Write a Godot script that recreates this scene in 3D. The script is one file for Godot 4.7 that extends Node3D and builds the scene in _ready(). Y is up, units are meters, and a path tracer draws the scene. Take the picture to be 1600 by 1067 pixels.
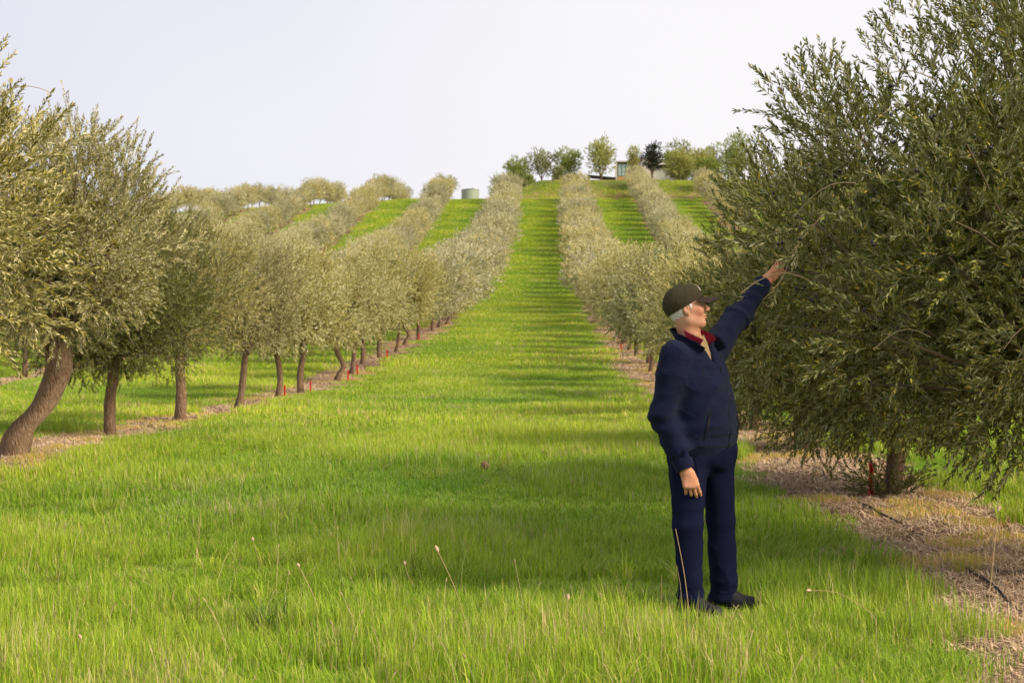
extends Node3D
# An olive grove: rows of trees either side of a grass lane climbing a hill, a man picking at the nearest tree.
# x is right, y is up; depth d runs away from the camera along -z.

const EYE := 1.6
const ROW_L := -5.83
const ROW_GAP := 8.67
const ROW_R := 2.84

var cam: Camera3D
var noise := FastNoiseLite.new()
var noise2 := FastNoiseLite.new()
var rng := RandomNumberGenerator.new()
var used := {}
var M := {}

# ---------------------------------------------------------------- small helpers
class Buf:
	var v := PackedVector3Array()
	var n := PackedVector3Array()
	var c := PackedColorArray()
	var t := PackedInt32Array()
	func put(p: Vector3, nn: Vector3, col := Color.WHITE) -> int:
		v.append(p); n.append(nn); c.append(col)
		return v.size() - 1
	func tri(a: int, b: int, d: int) -> void:
		# front faces run clockwise: the cross product must point away from the outward normal
		if (v[b] - v[a]).cross(v[d] - v[a]).dot(n[a] + n[b] + n[d]) > 0.0:
			t.append(a); t.append(d); t.append(b)
		else:
			t.append(a); t.append(b); t.append(d)
	func quad(a: int, b: int, d: int, e: int) -> void:
		tri(a, b, d); tri(a, d, e)
	func mesh(smooth := true) -> ArrayMesh:
		var arr := []
		arr.resize(Mesh.ARRAY_MAX)
		arr[Mesh.ARRAY_VERTEX] = v
		if smooth:
			arr[Mesh.ARRAY_NORMAL] = n
		arr[Mesh.ARRAY_COLOR] = c
		arr[Mesh.ARRAY_INDEX] = t
		var m := ArrayMesh.new()
		m.add_surface_from_arrays(Mesh.PRIMITIVE_TRIANGLES, arr)
		return m
	func box(at: Vector3, size: Vector3, b := Basis.IDENTITY, col := Color.WHITE) -> void:
		for ax in 3:
			for s in [-1.0, 1.0]:
				var nn := Vector3.ZERO
				nn[ax] = s
				var u := Vector3.ZERO
				var w := Vector3.ZERO
				u[(ax + 1) % 3] = 1.0
				w[(ax + 2) % 3] = 1.0
				var q := []
				for k in [[-1, -1], [1, -1], [1, 1], [-1, 1]]:
					q.append(put(at + b * ((nn + u * k[0] + w * k[1]) * size * 0.5), b * nn, col))
				quad(q[0], q[1], q[2], q[3])
	func tube(path: Array, radii: Array, sides := 8, col := Color.WHITE, cap := true) -> void:
		var first := v.size()
		var side := Vector3.RIGHT
		for i in path.size():
			var ax: Vector3 = ((path[mini(i + 1, path.size() - 1)] as Vector3) - (path[maxi(i - 1, 0)] as Vector3)).normalized()
			if absf(ax.dot(side)) > 0.95:
				side = Vector3.FORWARD
			side = (side - ax * side.dot(ax)).normalized()
			var up := ax.cross(side)
			for k in sides:
				var a := TAU * k / sides
				var nn := side * cos(a) + up * sin(a)
				put((path[i] as Vector3) + nn * float(radii[i]), nn, col)
		for i in path.size() - 1:
			for k in sides:
				var a := first + i * sides + k
				var b := first + i * sides + (k + 1) % sides
				quad(a, b, b + sides, a + sides)
		if cap:
			for e in [0, path.size() - 1]:
				var ax: Vector3 = ((path[1] as Vector3) - (path[0] as Vector3)).normalized() * -1.0 if e == 0 else ((path[e] as Vector3) - (path[e - 1] as Vector3)).normalized()
				var m := put(path[e], ax, col)
				for k in sides:
					tri(m, first + e * sides + k, first + e * sides + (k + 1) % sides)

func numbered(called: String) -> String:
	var k: int = used.get(called, 0)
	used[called] = k + 1
	return called if k == 0 else "%s_%03d" % [called, k]

func inst(called: String, mesh: Mesh, mat: Material, parent: Node3D, at := Vector3.ZERO) -> MeshInstance3D:
	var o := MeshInstance3D.new()
	o.name = called
	o.mesh = mesh
	o.material_override = mat
	o.position = at
	parent.add_child(o, true)
	return o

func thing(called: String, label: String, category: String, at := Vector3.ZERO, group := "") -> Node3D:
	var o := Node3D.new()
	o.name = numbered(called)
	add_child(o)
	o.position = at
	tag(o, label, category, group)
	return o

func tag(o: Node, label: String, category := "", group := "", kind := "") -> void:
	if label: o.set_meta("label", label)
	if category: o.set_meta("category", category)
	if group: o.set_meta("group", group)
	if kind: o.set_meta("kind", kind)

func lin(r: float, g: float, b: float) -> Color:
	return Color(r, g, b).linear_to_srgb()

func mat(called: String, col: Color, rough := 0.8, vertex := false) -> StandardMaterial3D:
	var m := StandardMaterial3D.new()
	m.resource_name = called
	m.albedo_color = col
	m.roughness = rough
	m.metallic_specular = 0.3
	m.vertex_color_use_as_albedo = vertex
	M[called] = m
	return m

func noise_tex(freq: float, size: int, lo: Color, hi: Color, octaves := 4, kind := FastNoiseLite.TYPE_SIMPLEX_SMOOTH) -> NoiseTexture2D:
	var n := FastNoiseLite.new()
	n.noise_type = kind
	n.frequency = freq
	n.fractal_octaves = octaves
	var t := NoiseTexture2D.new()
	t.width = size
	t.height = size
	t.seamless = true
	t.noise = n
	var g := Gradient.new()
	g.set_color(0, lo)
	g.set_color(1, hi)
	t.color_ramp = g
	return t

# ---------------------------------------------------------------- terrain
const PZ := [-60.0, 0.0, 9.0, 17.3, 24.8, 33.5, 42.5, 50.0, 60.7, 74.0, 84.0, 95.0, 107.0, 120.0, 150.0, 180.0, 200.0, 214.0, 240.0, 275.0, 340.0, 600.0]
const PY := [0.3, 0.0, 0.0, -0.02, -0.17, -0.28, -0.30, -0.16, 0.12, 0.53, 0.88, 1.45, 2.25, 3.3, 6.3, 10.7, 14.2, 16.3, 17.2, 17.4, 14.0, -6.0]

func profile(d: float) -> float:
	if d <= PZ[0]: return PY[0]
	var last := PZ.size() - 1
	if d >= PZ[last]: return PY[last]
	var i := 0
	while d > PZ[i + 1]: i += 1
	var h: float = PZ[i + 1] - PZ[i]
	var t: float = (d - PZ[i]) / h
	var m0: float = 0.0 if i == 0 else (PY[i + 1] - PY[i - 1]) / (PZ[i + 1] - PZ[i - 1])
	var m1: float = 0.0 if i + 2 > last else (PY[i + 2] - PY[i]) / (PZ[i + 2] - PZ[i])
	var t2 := t * t
	var t3 := t2 * t
	return (2 * t3 - 3 * t2 + 1) * PY[i] + (t3 - 2 * t2 + t) * h * m0 + (-2 * t3 + 3 * t2) * PY[i + 1] + (t3 - t2) * h * m1

func ground(x: float, d: float) -> float:
	var y := profile(d)
	var hill := smoothstep(80.0, 215.0, d)
	y -= hill * (0.055 * maxf(0.0, -20.0 - x) + 0.02 * maxf(0.0, x - 40.0))
	# the bank and the terrace the house stands on
	y += 2.9 * smoothstep(-9.0, -1.0, x) * smoothstep(213.0, 224.0, d) * (1.0 - smoothstep(300.0, 360.0, d))
	var calm := 1.0 - smoothstep(2.0, 5.0, absf(d - 8.5))
	y += (noise.get_noise_2d(x * 9.0, d * 9.0) * 0.035 + noise.get_noise_2d(x * 2.2 + 80.0, d * 2.2) * 0.06) * (1.0 - 0.7 * calm)
	return y

func at(x: float, d: float, up := 0.0) -> Vector3:
	return Vector3(x, ground(x, d) + up, -d)

func row_dist(x: float) -> float:
	var r := fposmod(x - ROW_L + ROW_GAP * 0.5, ROW_GAP) - ROW_GAP * 0.5
	return r

# how far into the bare strip under a row a point lies: positive inside
func strip(x: float, d: float) -> float:
	if d > 213.0 and x > -60.0 and x < 40.0:
		return -1.0
	var half := 0.70 + 0.26 * noise2.get_noise_2d(x * 14.0, d * 14.0) + 0.22 * noise2.get_noise_2d(x * 4.0 + 300.0, d * 4.0)
	var off := row_dist(x + 0.16)
	if off < 0.0 and x > 0.0:
		half += 0.04 * (1.0 - smoothstep(14.0, 26.0, d)) # the strip by the near tree is wider
	return half - absf(off)

func in_view(p: Vector3, margin: float) -> bool:
	var q := cam.transform.affine_inverse() * p
	if q.z > -0.5: return false
	var hx := -q.z * 0.32 + margin
	var hy := -q.z * 0.2134 + margin
	return absf(q.x) < hx and absf(q.y) < hy

func lines(parts: Array) -> PackedFloat32Array:
	# [start, stop, step, stop, step ...]
	var out := PackedFloat32Array()
	var p: float = parts[0]
	for k in range(1, parts.size(), 2):
		while p < parts[k] - 0.001:
			out.append(p)
			p += parts[k + 1]
		p = parts[k]
	out.append(p)
	return out

func build_ground() -> void:
	var xs := lines([-900.0, -300.0, 100.0, -80.0, 10.0, -20.0, 2.0, 14.0, 0.4, 40.0, 2.0, 100.0, 10.0, 300.0, 50.0, 900.0, 100.0])
	var ds := lines([-300.0, -20.0, 20.0, 0.0, 2.0, 30.0, 0.4, 70.0, 1.0, 205.0, 2.5, 232.0, 0.8, 300.0, 5.0, 600.0, 30.0, 1500.0, 150.0])
	var b := Buf.new()
	for d in ds:
		for x in xs:
			var y := ground(x, d)
			var e := 0.5
			var nn := Vector3(ground(x - e, d) - ground(x + e, d), 2 * e, -(ground(x, d - e) - ground(x, d + e))).normalized()
			var k := noise2.get_noise_2d(x * 3.0, d * 3.0)
			var g := Color(0.19 + 0.04 * k, 0.29 + 0.05 * k, 0.022)
			# the earth track cut along the foot of the bank and the worn grass of the bank itself
			var w := smoothstep(210.5, 213.0, d + 1.5 * k) * (1.0 - smoothstep(216.5, 219.0, d + 2.0 * k)) * smoothstep(-30.0, -22.0, x)
			g = g.lerp(Color(0.40, 0.24, 0.15), clampf(w + 0.4 * w * noise.get_noise_2d(x * 20.0, d * 30.0), 0.0, 1.0))
			var bank := smoothstep(215.0, 217.0, d) * (1.0 - smoothstep(225.0, 228.0, d)) * smoothstep(-10.0, -5.0, x)
			g = g.lerp(Color(0.17, 0.16, 0.045).lerp(Color(0.30, 0.20, 0.12), clampf(noise.get_noise_2d(x * 7.0 + 9.0, d * 14.0) * 1.5, 0.0, 1.0)), 0.8 * bank * (1.0 - w))
			if d > 223.0:
				g = g.lerp(Color(0.30, 0.24, 0.12), clampf(0.35 + noise.get_noise_2d(x * 6.0, d * 6.0), 0.0, 0.8))
			b.put(Vector3(x, y, -d), nn, g)
	var w := xs.size()
	for i in ds.size() - 1:
		for j in w - 1:
			var a := i * w + j
			b.quad(a, a + 1, a + w + 1, a + w)
	var o := inst("ground", b.mesh(), M.ground, self)
	tag(o, "", "", "", "structure")

func build_strip(rx: float, d0: float, d1: float) -> void:
	# the mulched, sprayed strip of soil under a row of trees, a thin sheet on the ground
	var b := Buf.new()
	var cols := [-1.0, -0.7, -0.35, 0.0, 0.35, 0.7, 1.0]
	var d := d0
	var rows := 0
	while d < d1:
		var hw := []
		for s in [-1.0, 1.0]:
			var h := 0.3
			while h < 1.9 and strip(rx + s * h, d) > 0.0: h += 0.06
			hw.append(h)
		for c in cols:
			var x: float = rx + c * (hw[0] if c < 0 else hw[1])
			var k := noise.get_noise_2d(x * 25.0, d * 25.0)
			var k2 := noise2.get_noise_2d(x * 9.0 + 50.0, d * 9.0)
			var col := Color(0.47, 0.33, 0.23).lerp(Color(0.23, 0.145, 0.095), clampf(0.45 + 0.9 * k + 0.5 * k2, 0.0, 1.0))
			b.put(at(x, d, 0.02 - 0.012 * absf(c)), Vector3.UP, col)
		d += 0.22 if d < 40.0 else (0.8 if d < 90.0 else 2.0)
		rows += 1
	var w := cols.size()
	for i in rows - 1:
		for j in w - 1:
			b.quad(i * w + j, i * w + j + 1, i * w + w + j + 1, i * w + w + j)
	var o := inst(numbered("soil_strip"), b.mesh(), M.soil, self)
	tag(o, "", "", "", "structure")

# ---------------------------------------------------------------- grass
func grass_patch(sd: int, size: float, count: int, hlo: float, hhi: float, wide: float, kind: int) -> ArrayMesh:
	# kind 0 green grass, 1 straw, 2 green with many dry blades
	var r := RandomNumberGenerator.new()
	r.seed = sd
	var b := Buf.new()
	for i in count:
		var p := Vector3(r.randf_range(-0.5, 0.5) * size, 0.0, r.randf_range(-0.5, 0.5) * size)
		var cl := 0.65 + 0.7 * absf(noise.get_noise_2d(p.x * 90.0 + sd * 31.0, p.z * 90.0))
		var h := r.randf_range(hlo, hhi) * cl
		var yaw := r.randf() * TAU
		var f := Vector3(cos(yaw), 0, sin(yaw))
		var s := Vector3(-f.z, 0, f.x)
		var bend := r.randf_range(0.1, 0.75)
		var col: Color
		var q := r.randf()
		if kind == 1:
			col = Color(0.68, 0.54, 0.40).lerp(Color(0.32, 0.215, 0.14), r.randf())
			if q < 0.05: col = Color(0.28, 0.30, 0.07)
		else:
			col = Color(0.17, 0.31, 0.018).lerp(Color(0.43, 0.55, 0.055), r.randf())
			if q < 0.09: col = Color(0.52, 0.48, 0.13)
			elif q < (0.16 if kind == 0 else 0.38): col = Color(0.55, 0.46, 0.24)
		if kind == 1: h *= 0.55
		if kind == 1 and r.randf() < 0.87:
			# straw lying on the soil
			var len2 := r.randf_range(0.025, 0.12) * (hhi / 0.16 if wide > 0.01 else 1.0)
			p.y = r.randf_range(0.004, 0.03)
			var e := p + f * len2 + Vector3.UP * r.randf_range(-0.01, 0.035)
			var ww := wide * r.randf_range(0.3, 0.8)
			var u := Vector3.UP * ww * 0.5
			var a0 := b.put(p - s * ww * 0.5, Vector3.UP, col)
			var a1 := b.put(p + s * ww * 0.5, Vector3.UP, col)
			var a2 := b.put((p + e) * 0.5 + s * (ww * 0.5 + r.randf_range(-0.01, 0.01)) + u, Vector3.UP, col)
			var a3 := b.put(e, Vector3.UP, col)
			b.tri(a0, a1, a2); b.tri(a0, a2, a3)
			continue
		var w := wide * r.randf_range(0.7, 1.3)
		var m := p + Vector3.UP * h * 0.55 + f * h * bend * 0.22
		var tip := p + Vector3.UP * h * (1.0 - 0.3 * bend) + f * h * bend * 0.75
		var n0 := -f + Vector3.UP * 0.4
		var i0 := b.put(p - s * w * 0.5, n0, col)
		var i1 := b.put(p + s * w * 0.5, n0, col)
		var i2 := b.put(m - s * w * 0.42, n0, col)
		var i3 := b.put(m + s * w * 0.42, n0, col)
		var i4 := b.put(tip, n0, col)
		b.quad(i0, i1, i3, i2)
		b.tri(i2, i3, i4)
	return b.mesh(false)

func scatter(called: String, mesh: Mesh, material: Material, list: Array, parent: Node3D) -> void:
	if list.is_empty(): return
	var mm := MultiMesh.new()
	mm.transform_format = MultiMesh.TRANSFORM_3D
	mm.use_colors = true
	mm.mesh = mesh
	mm.instance_count = list.size()
	for i in list.size():
		mm.set_instance_transform(i, list[i][0])
		mm.set_instance_color(i, list[i][1])
	var o := MultiMeshInstance3D.new()
	o.name = called
	o.multimesh = mm
	o.material_override = material
	o.set_meta("kind", "stuff")
	parent.add_child(o, true)

func patch_place(x: float, d: float, sc: float, hs: float) -> Transform3D:
	var e := 0.3
	var nn := Vector3(ground(x - e, d) - ground(x + e, d), 2 * e, -(ground(x, d - e) - ground(x, d + e))).normalized()
	var b := Basis(Quaternion(Vector3.UP, nn)) * Basis(Vector3.UP, rng.randf() * TAU)
	return Transform3D(b.scaled_local(Vector3(sc, hs, sc)), at(x, d, -0.005))

func build_grass() -> void:
	var g := Node3D.new()
	g.name = "grass"
	add_child(g)
	tag(g, "lush green grass of the lanes between the olive rows", "grass", "", "stuff")
	var straw := Node3D.new()
	straw.name = "straw_litter"
	add_child(straw)
	tag(straw, "dry straw and cut grass lying on the strips under the trees", "straw", "", "stuff")
	# [first depth, last depth, patch size, blades, low, high, width, straws]
	var bands := [[4.6, 11.0, 0.5, 950, 0.07, 0.22, 0.0038, 900], [11.0, 22.0, 0.6, 760, 0.07, 0.19, 0.0055, 720], [22.0, 48.0, 0.8, 480, 0.07, 0.16, 0.011, 300], [48.0, 110.0, 1.2, 340, 0.07, 0.16, 0.02, 220], [110.0, 222.0, 1.7, 300, 0.08, 0.18, 0.04, 160]]
	var bi := 0
	for band in bands:
		var size: float = band[2]
		var spots := [[], [], [], []]
		var straws := [[], []]
		var d: float = band[0]
		var step := size * 0.72
		while d < band[1]:
			var half := d * 0.36 + 2.5
			var x := -half
			while x < half + d * 0.02:
				var px := x + rng.randf_range(-0.3, 0.3) * step
				var pd := d + rng.randf_range(-0.3, 0.3) * step
				x += step
				var p := at(px, pd)
				if not in_view(p, 2.0): continue
				var s := strip(px, pd)
				var k := noise2.get_noise_2d(px * 5.0, pd * 5.0)
				var k2 := noise.get_noise_2d(px * 14.0 + 40.0, pd * 14.0)
				if s < 0.03 - 0.12 * size:
					var col := Color(1.0 + 0.55 * k + 0.35 * k2, 1.0 + 0.32 * k + 0.22 * k2, 0.95 + 0.3 * k + 0.5 * k2)
					var k3 := noise2.get_noise_2d(px * 32.0 + 700.0, pd * 32.0)
					var hs := clampf(0.95 + 0.9 * k2 + 0.5 * k + 0.8 * k3, 0.35, 2.1)
					var feet := Vector2((px - 0.83) * 1.1, (pd - 8.25) * 0.9).length()
					if feet < 0.75: hs *= lerpf(0.3, 1.0, maxf(0.0, feet - 0.25) / 0.5)
					var v := rng.randi() % 3
					if rng.randf() < 0.06 + 0.2 * maxf(0.0, k2 - 0.1): v = 3
					spots[v].append([patch_place(px, pd, rng.randf_range(0.9, 1.15), hs), col])
				if s > -0.1 * size and d < 213.0:
					var t := 1.0 + 0.5 * noise2.get_noise_2d(px * 11.0 + 9.0, pd * 11.0)
					straws[rng.randi() % 2].append([patch_place(px, pd, 1.0, 1.0), Color(t, t * 0.97, t * 0.93)])
					if rng.randf() < 0.12 + 0.5 * maxf(0.0, k2):
						spots[3].append([patch_place(px, pd, 0.7, 0.6), Color(1.5, 1.05, 1.2)])
		# (advance)
			d += step
		for v in 4:
			scatter("blades", grass_patch(100 + bi * 10 + v, size, band[3], band[4], band[5], band[6], 0 if v < 3 else 2), M.grass, spots[v], g)
		for v in 2:
			scatter("straws", grass_patch(500 + bi * 10 + v, size, band[7], band[4], band[5], band[6], 1), M.straw, straws[v], straw)
		bi += 1

# ---------------------------------------------------------------- olive trees
func rand_dir(r: RandomNumberGenerator) -> Vector3:
	var y := r.randf_range(-1.0, 1.0)
	var a := r.randf() * TAU
	var q := sqrt(1.0 - y * y)
	return Vector3(q * cos(a), y, q * sin(a))

# One sprig: a bending stem with leaves in pairs. Written straight into the buffers because there are very many.
func sprig(b: Buf, r: RandomNumberGenerator, p: Vector3, dir: Vector3, length: float, pairs: int, ll: float, lw: float, two: bool, sag: float, tint: float, stem: bool) -> void:
	var x := dir.normalized()
	var side := x.cross(rand_dir(r)).normalized()
	var q := p
	var step := length / pairs
	var turn := r.randf() * TAU
	var pts := [p]
	for k in pairs:
		x = (x + Vector3.DOWN * sag * step * 2.2 + rand_dir(r) * 0.05).normalized()
		q += x * step
		pts.append(q)
		side = (side - x * side.dot(x)).normalized()
		var up := x.cross(side)
		turn += 1.25
		var u := side * cos(turn) + up * sin(turn)
		var f := float(k) / pairs
		for s in ([-1.0, 1.0] if k < pairs - 1 else [-1.0, 1.0, 0.0]):
			var open := r.randf_range(0.45, 1.0) * (1.0 - 0.35 * f)
			var ld: Vector3 = (x + u * s * open + rand_dir(r) * 0.22).normalized()
			var w := ld.cross(x + rand_dir(r) * 0.9).normalized()
			var nn := ld.cross(w)
			if nn.dot(Vector3.UP * 0.7 + dir) < 0.0 and r.randf() < face_up:
				nn = -nn
			var l := ll * r.randf_range(0.7, 1.25) * (1.0 - 0.3 * f)
			var hw := lw * r.randf_range(0.8, 1.2) * 0.5
			var g := r.randf()
			var top := pal[0].lerp(pal[1], g * g)
			if r.randf() < 0.06: top = pal[2]
			top = top.lerp(pal[3], tint)
			var under := pal[4].lerp(pal[5], r.randf())
			if not two and r.randf() < 0.45: top = under
			var mid := q + ld * l * 0.46 + nn * hw * 0.35
			var tip := q + ld * l + nn * l * r.randf_range(-0.12, 0.06)
			var i := b.v.size()
			b.v.append(q); b.v.append(mid + w * hw); b.v.append(tip); b.v.append(mid - w * hw)
			b.c.append(top); b.c.append(top); b.c.append(top); b.c.append(top)
			b.t.append(i); b.t.append(i + 1); b.t.append(i + 2)
			b.t.append(i); b.t.append(i + 2); b.t.append(i + 3)
			if two:
				var o := nn * -0.0008
				b.v.append(q + o); b.v.append(mid + w * hw + o); b.v.append(tip + o); b.v.append(mid - w * hw + o)
				b.c.append(under); b.c.append(under); b.c.append(under); b.c.append(under)
				b.t.append(i + 4); b.t.append(i + 6); b.t.append(i + 5)
				b.t.append(i + 4); b.t.append(i + 7); b.t.append(i + 6)
	if stem:
		var col := Color(0.30, 0.24, 0.09).lerp(Color(0.25, 0.2, 0.14), r.randf())
		var i := b.v.size()
		var u := side * 0.0022
		var w := x.cross(side) * 0.0022
		for e in [[p, 1.0], [pts[pairs / 2], 0.8], [q, 0.35]]:
			for o in [u, -u * 0.5 + w * 0.87, -u * 0.5 - w * 0.87]:
				b.v.append(e[0] + o * e[1]); b.c.append(col)
		for e in 2:
			for k in 3:
				var a := i + e * 3 + k
				var c := i + e * 3 + (k + 1) % 3
				b.t.append(a); b.t.append(c); b.t.append(c + 3)
				b.t.append(a); b.t.append(c + 3); b.t.append(a + 3)

func bare_twig(b: Buf, a: Vector3, e: Vector3, droop: float, r0: float, r1: float, col: Color, sides := 4) -> void:
	var s := Buf.new()
	var path := []
	var rad := []
	for k in 6:
		var t := k / 5.0
		path.append(a.lerp(e, t) + Vector3.UP * droop * sin(t * PI))
		rad.append(lerpf(r0, r1, t))
	s.tube(path, rad, sides, col, false)
	var i := b.v.size()
	b.v.append_array(s.v)
	b.c.append_array(s.c)
	for k in s.t: b.t.append(k + i)

# The crown: clumps of sprigs spread over and through a lumpy ellipsoid, on a skeleton of branches.
func make_crown(sd: int, P: Dictionary) -> ArrayMesh:
	var r := RandomNumberGenerator.new()
	r.seed = sd
	var b := Buf.new()
	var c: Vector3 = P.c
	var R: Vector3 = P.r
	var clumps := []
	var n: int = P.clumps
	for i in n:
		# even spread over the sphere, jittered; a few clumps inside
		var y := 1.0 - 2.0 * (i + 0.5) / n
		var a := i * 2.39996 + r.randf_range(-0.5, 0.5)
		y = clampf(y + r.randf_range(-0.15, 0.15), -0.98, 0.98)
		var q := sqrt(1.0 - y * y)
		var dir := Vector3(q * cos(a), y, q * sin(a))
		var depth := r.randf_range(0.62, 0.95) if r.randf() < 0.78 else r.randf_range(0.2, 0.55)
		if y < -0.6: depth *= 0.85
		var p: Vector3 = c + dir * R * depth
		p.y = maxf(p.y, P.low + r.randf_range(0.1, 0.35))
		clumps.append([p, r.randf_range(0.75, 1.3) * P.clump, r.randf()])
	# branches from the fork to the clumps
	for k in clumps:
		bare_twig(b, P.fork.lerp(k[0], 0.25) + rand_dir(r) * 0.08, k[0], r.randf_range(-0.12, 0.2), 0.013, 0.005, Color(0.20, 0.155, 0.11), 4 if P.two else 3)
	var total: int = P.sprigs
	for i in total:
		var k: Array = clumps[r.randi() % n]
		var o: Vector3 = rand_dir(r) * pow(r.randf(), 0.38) * float(k[1])
		o.y *= 0.85
		var p: Vector3 = k[0] + o
		if p.y < P.low: p.y = P.low + r.randf() * 0.2
		var out: Vector3 = ((p - c) / R)
		var e := out.length()
		out = out.normalized()
		var lift: float = lerpf(0.05, 0.95, smoothstep(-0.7, 0.6, out.y))
		var dir: Vector3 = out * 0.45 + o.normalized() * 0.75 + Vector3.UP * (lift * 0.8 + 0.15) + rand_dir(r) * 0.5
		var long: float = r.randf_range(0.7, 1.35)
		if out.y > 0.35 and e > 0.8 and r.randf() < 0.22: long *= r.randf_range(1.4, 2.0) # shoots that stand out of the top
		var sag: float = r.randf_range(0.0, 0.5) * (1.0 - smoothstep(-0.3, 0.6, out.y)) + 0.1
		sprig(b, r, p, dir, P.len * long, int(round(P.pairs * minf(long, 1.5))), P.ll, P.lw, P.two, sag, P.tint * k[2], P.two)
	# the shaded heart of the crown: fewer, larger clusters that close it
	for i in P.fill:
		var p: Vector3 = c + rand_dir(r) * pow(r.randf(), 0.4) * R * 0.58
		if p.y < P.low + 0.1: continue
		sprig(b, r, p, rand_dir(r) + Vector3.UP * 0.5, P.len * 1.1, 6, P.ll * 1.5, P.lw * 1.7, false, 0.6, 0.0, false)
	if P.two:
		# long bare drooping twigs, seen as pale lines across the foliage
		for i in 24:
			var dir := rand_dir(r)
			dir.y = dir.y * 0.6
			var p: Vector3 = c + dir.normalized() * R * r.randf_range(0.7, 0.86)
			if p.y < P.low or p.y > c.y + R.y * 0.5: continue
			var e := p + Vector3(dir.x, r.randf_range(-0.9, 0.3), dir.z) * r.randf_range(0.2, 0.45) + rand_dir(r) * 0.2
			bare_twig(b, p, e, r.randf_range(0.02, 0.12), 0.0038, 0.0018, Color(0.42, 0.33, 0.22))
	return b.mesh(false)

# A trunk along given points; bark swells and flutes, and the foot flares.
func make_trunk(path: Array, r0: float, r1: float, sd: int, sides := 14) -> ArrayMesh:
	var b := Buf.new()
	var curve := Curve3D.new()
	for i in path.size():
		var tan: Vector3 = ((path[mini(i + 1, path.size() - 1)] as Vector3) - (path[maxi(i - 1, 0)] as Vector3)) * 0.17
		curve.add_point(path[i], -tan, tan)
	var L := curve.get_baked_length()
	var rings := int(L / 0.06) + 2
	for i in rings:
		var t := float(i) / (rings - 1)
		var p := curve.sample_baked(t * L, true)
		var rad := lerpf(r0, r1, pow(t, 0.7)) * (1.0 + 0.75 * pow(maxf(0.0, 1.0 - t * L / 0.22), 2.0))
		for k in sides:
			var a := TAU * k / sides
			var nn := Vector3(cos(a), 0, sin(a))
			var q := nn * 2.2 + Vector3(sd * 7.0, t * L * 3.0, 0)
			var w := 1.0 + 0.36 * noise.get_noise_3d(q.x * 22.0, q.y * 14.0, q.z * 22.0) + 0.16 * noise.get_noise_3d(q.x * 60.0, q.y * 34.0, q.z * 60.0)
			if t * L < 0.25: w += 0.22 * sin(a * 4.0 + sd) * (1.0 - t * L / 0.25)
			b.put(p + nn * rad * w, nn)
	for i in rings - 1:
		for k in sides:
			var a := i * sides + k
			var c := i * sides + (k + 1) % sides
			b.quad(a, c, c + sides, a + sides)
	var m := b.put(curve.sample_baked(L), Vector3.UP)
	for k in sides: b.tri(m, (rings - 1) * sides + k, (rings - 1) * sides + (k + 1) % sides)
	return b.mesh(true)

# leaf colours: top face dark and light, yellowed leaf, dusty top, silvery underside (two)
const OLIVE: Array[Color] = [Color(0.125, 0.13, 0.020), Color(0.38, 0.345, 0.075), Color(0.48, 0.41, 0.07), Color(0.56, 0.51, 0.29), Color(0.71, 0.665, 0.47), Color(0.54, 0.50, 0.25)]
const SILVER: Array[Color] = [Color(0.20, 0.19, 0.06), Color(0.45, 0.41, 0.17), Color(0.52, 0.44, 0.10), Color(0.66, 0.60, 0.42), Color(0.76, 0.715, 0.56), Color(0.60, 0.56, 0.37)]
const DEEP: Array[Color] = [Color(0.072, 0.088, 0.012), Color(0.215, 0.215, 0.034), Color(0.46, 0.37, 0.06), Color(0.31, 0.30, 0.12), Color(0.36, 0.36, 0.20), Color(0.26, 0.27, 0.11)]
var pal: Array[Color] = OLIVE
var face_up := 0.6
var near_index := 0
var crowns := {}
var trunks := []
var limbs := {}

func make_limbs(fork: Vector3, sd: int, spread: float) -> Array:
	var out := []
	var r := RandomNumberGenerator.new()
	r.seed = sd
	for k in 4:
		var a := TAU * (k + r.randf_range(0.1, 0.5)) / 4.0
		var d := Vector3(cos(a), 0, sin(a))
		var p1 := fork + d * 0.3 * spread + Vector3.UP * 0.45
		var p2 := fork + d * 0.75 * spread + Vector3.UP * r.randf_range(0.9, 1.3)
		var p3 := fork + d * 0.95 * spread + Vector3.UP * r.randf_range(1.25, 1.6)
		out.append(make_trunk([fork + d * 0.02 + Vector3.DOWN * 0.12, p1, p2, p3], 0.055, 0.018, sd + k, 8))
	return out

func word(k: int) -> String:
	var ones := ["zeroth", "first", "second", "third", "fourth", "fifth", "sixth", "seventh", "eighth", "ninth", "tenth", "eleventh", "twelfth", "thirteenth", "fourteenth", "fifteenth", "sixteenth", "seventeenth", "eighteenth", "nineteenth"]
	var tens := {2: ["twentieth", "twenty"], 3: ["thirtieth", "thirty"], 4: ["fortieth", "forty"], 5: ["fiftieth", "fifty"]}
	if k < 20: return ones[k]
	return tens[k / 10][0] if k % 10 == 0 else tens[k / 10][1] + "-" + ones[k % 10]

const RANK := ["near", "mid", "far"]

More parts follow.
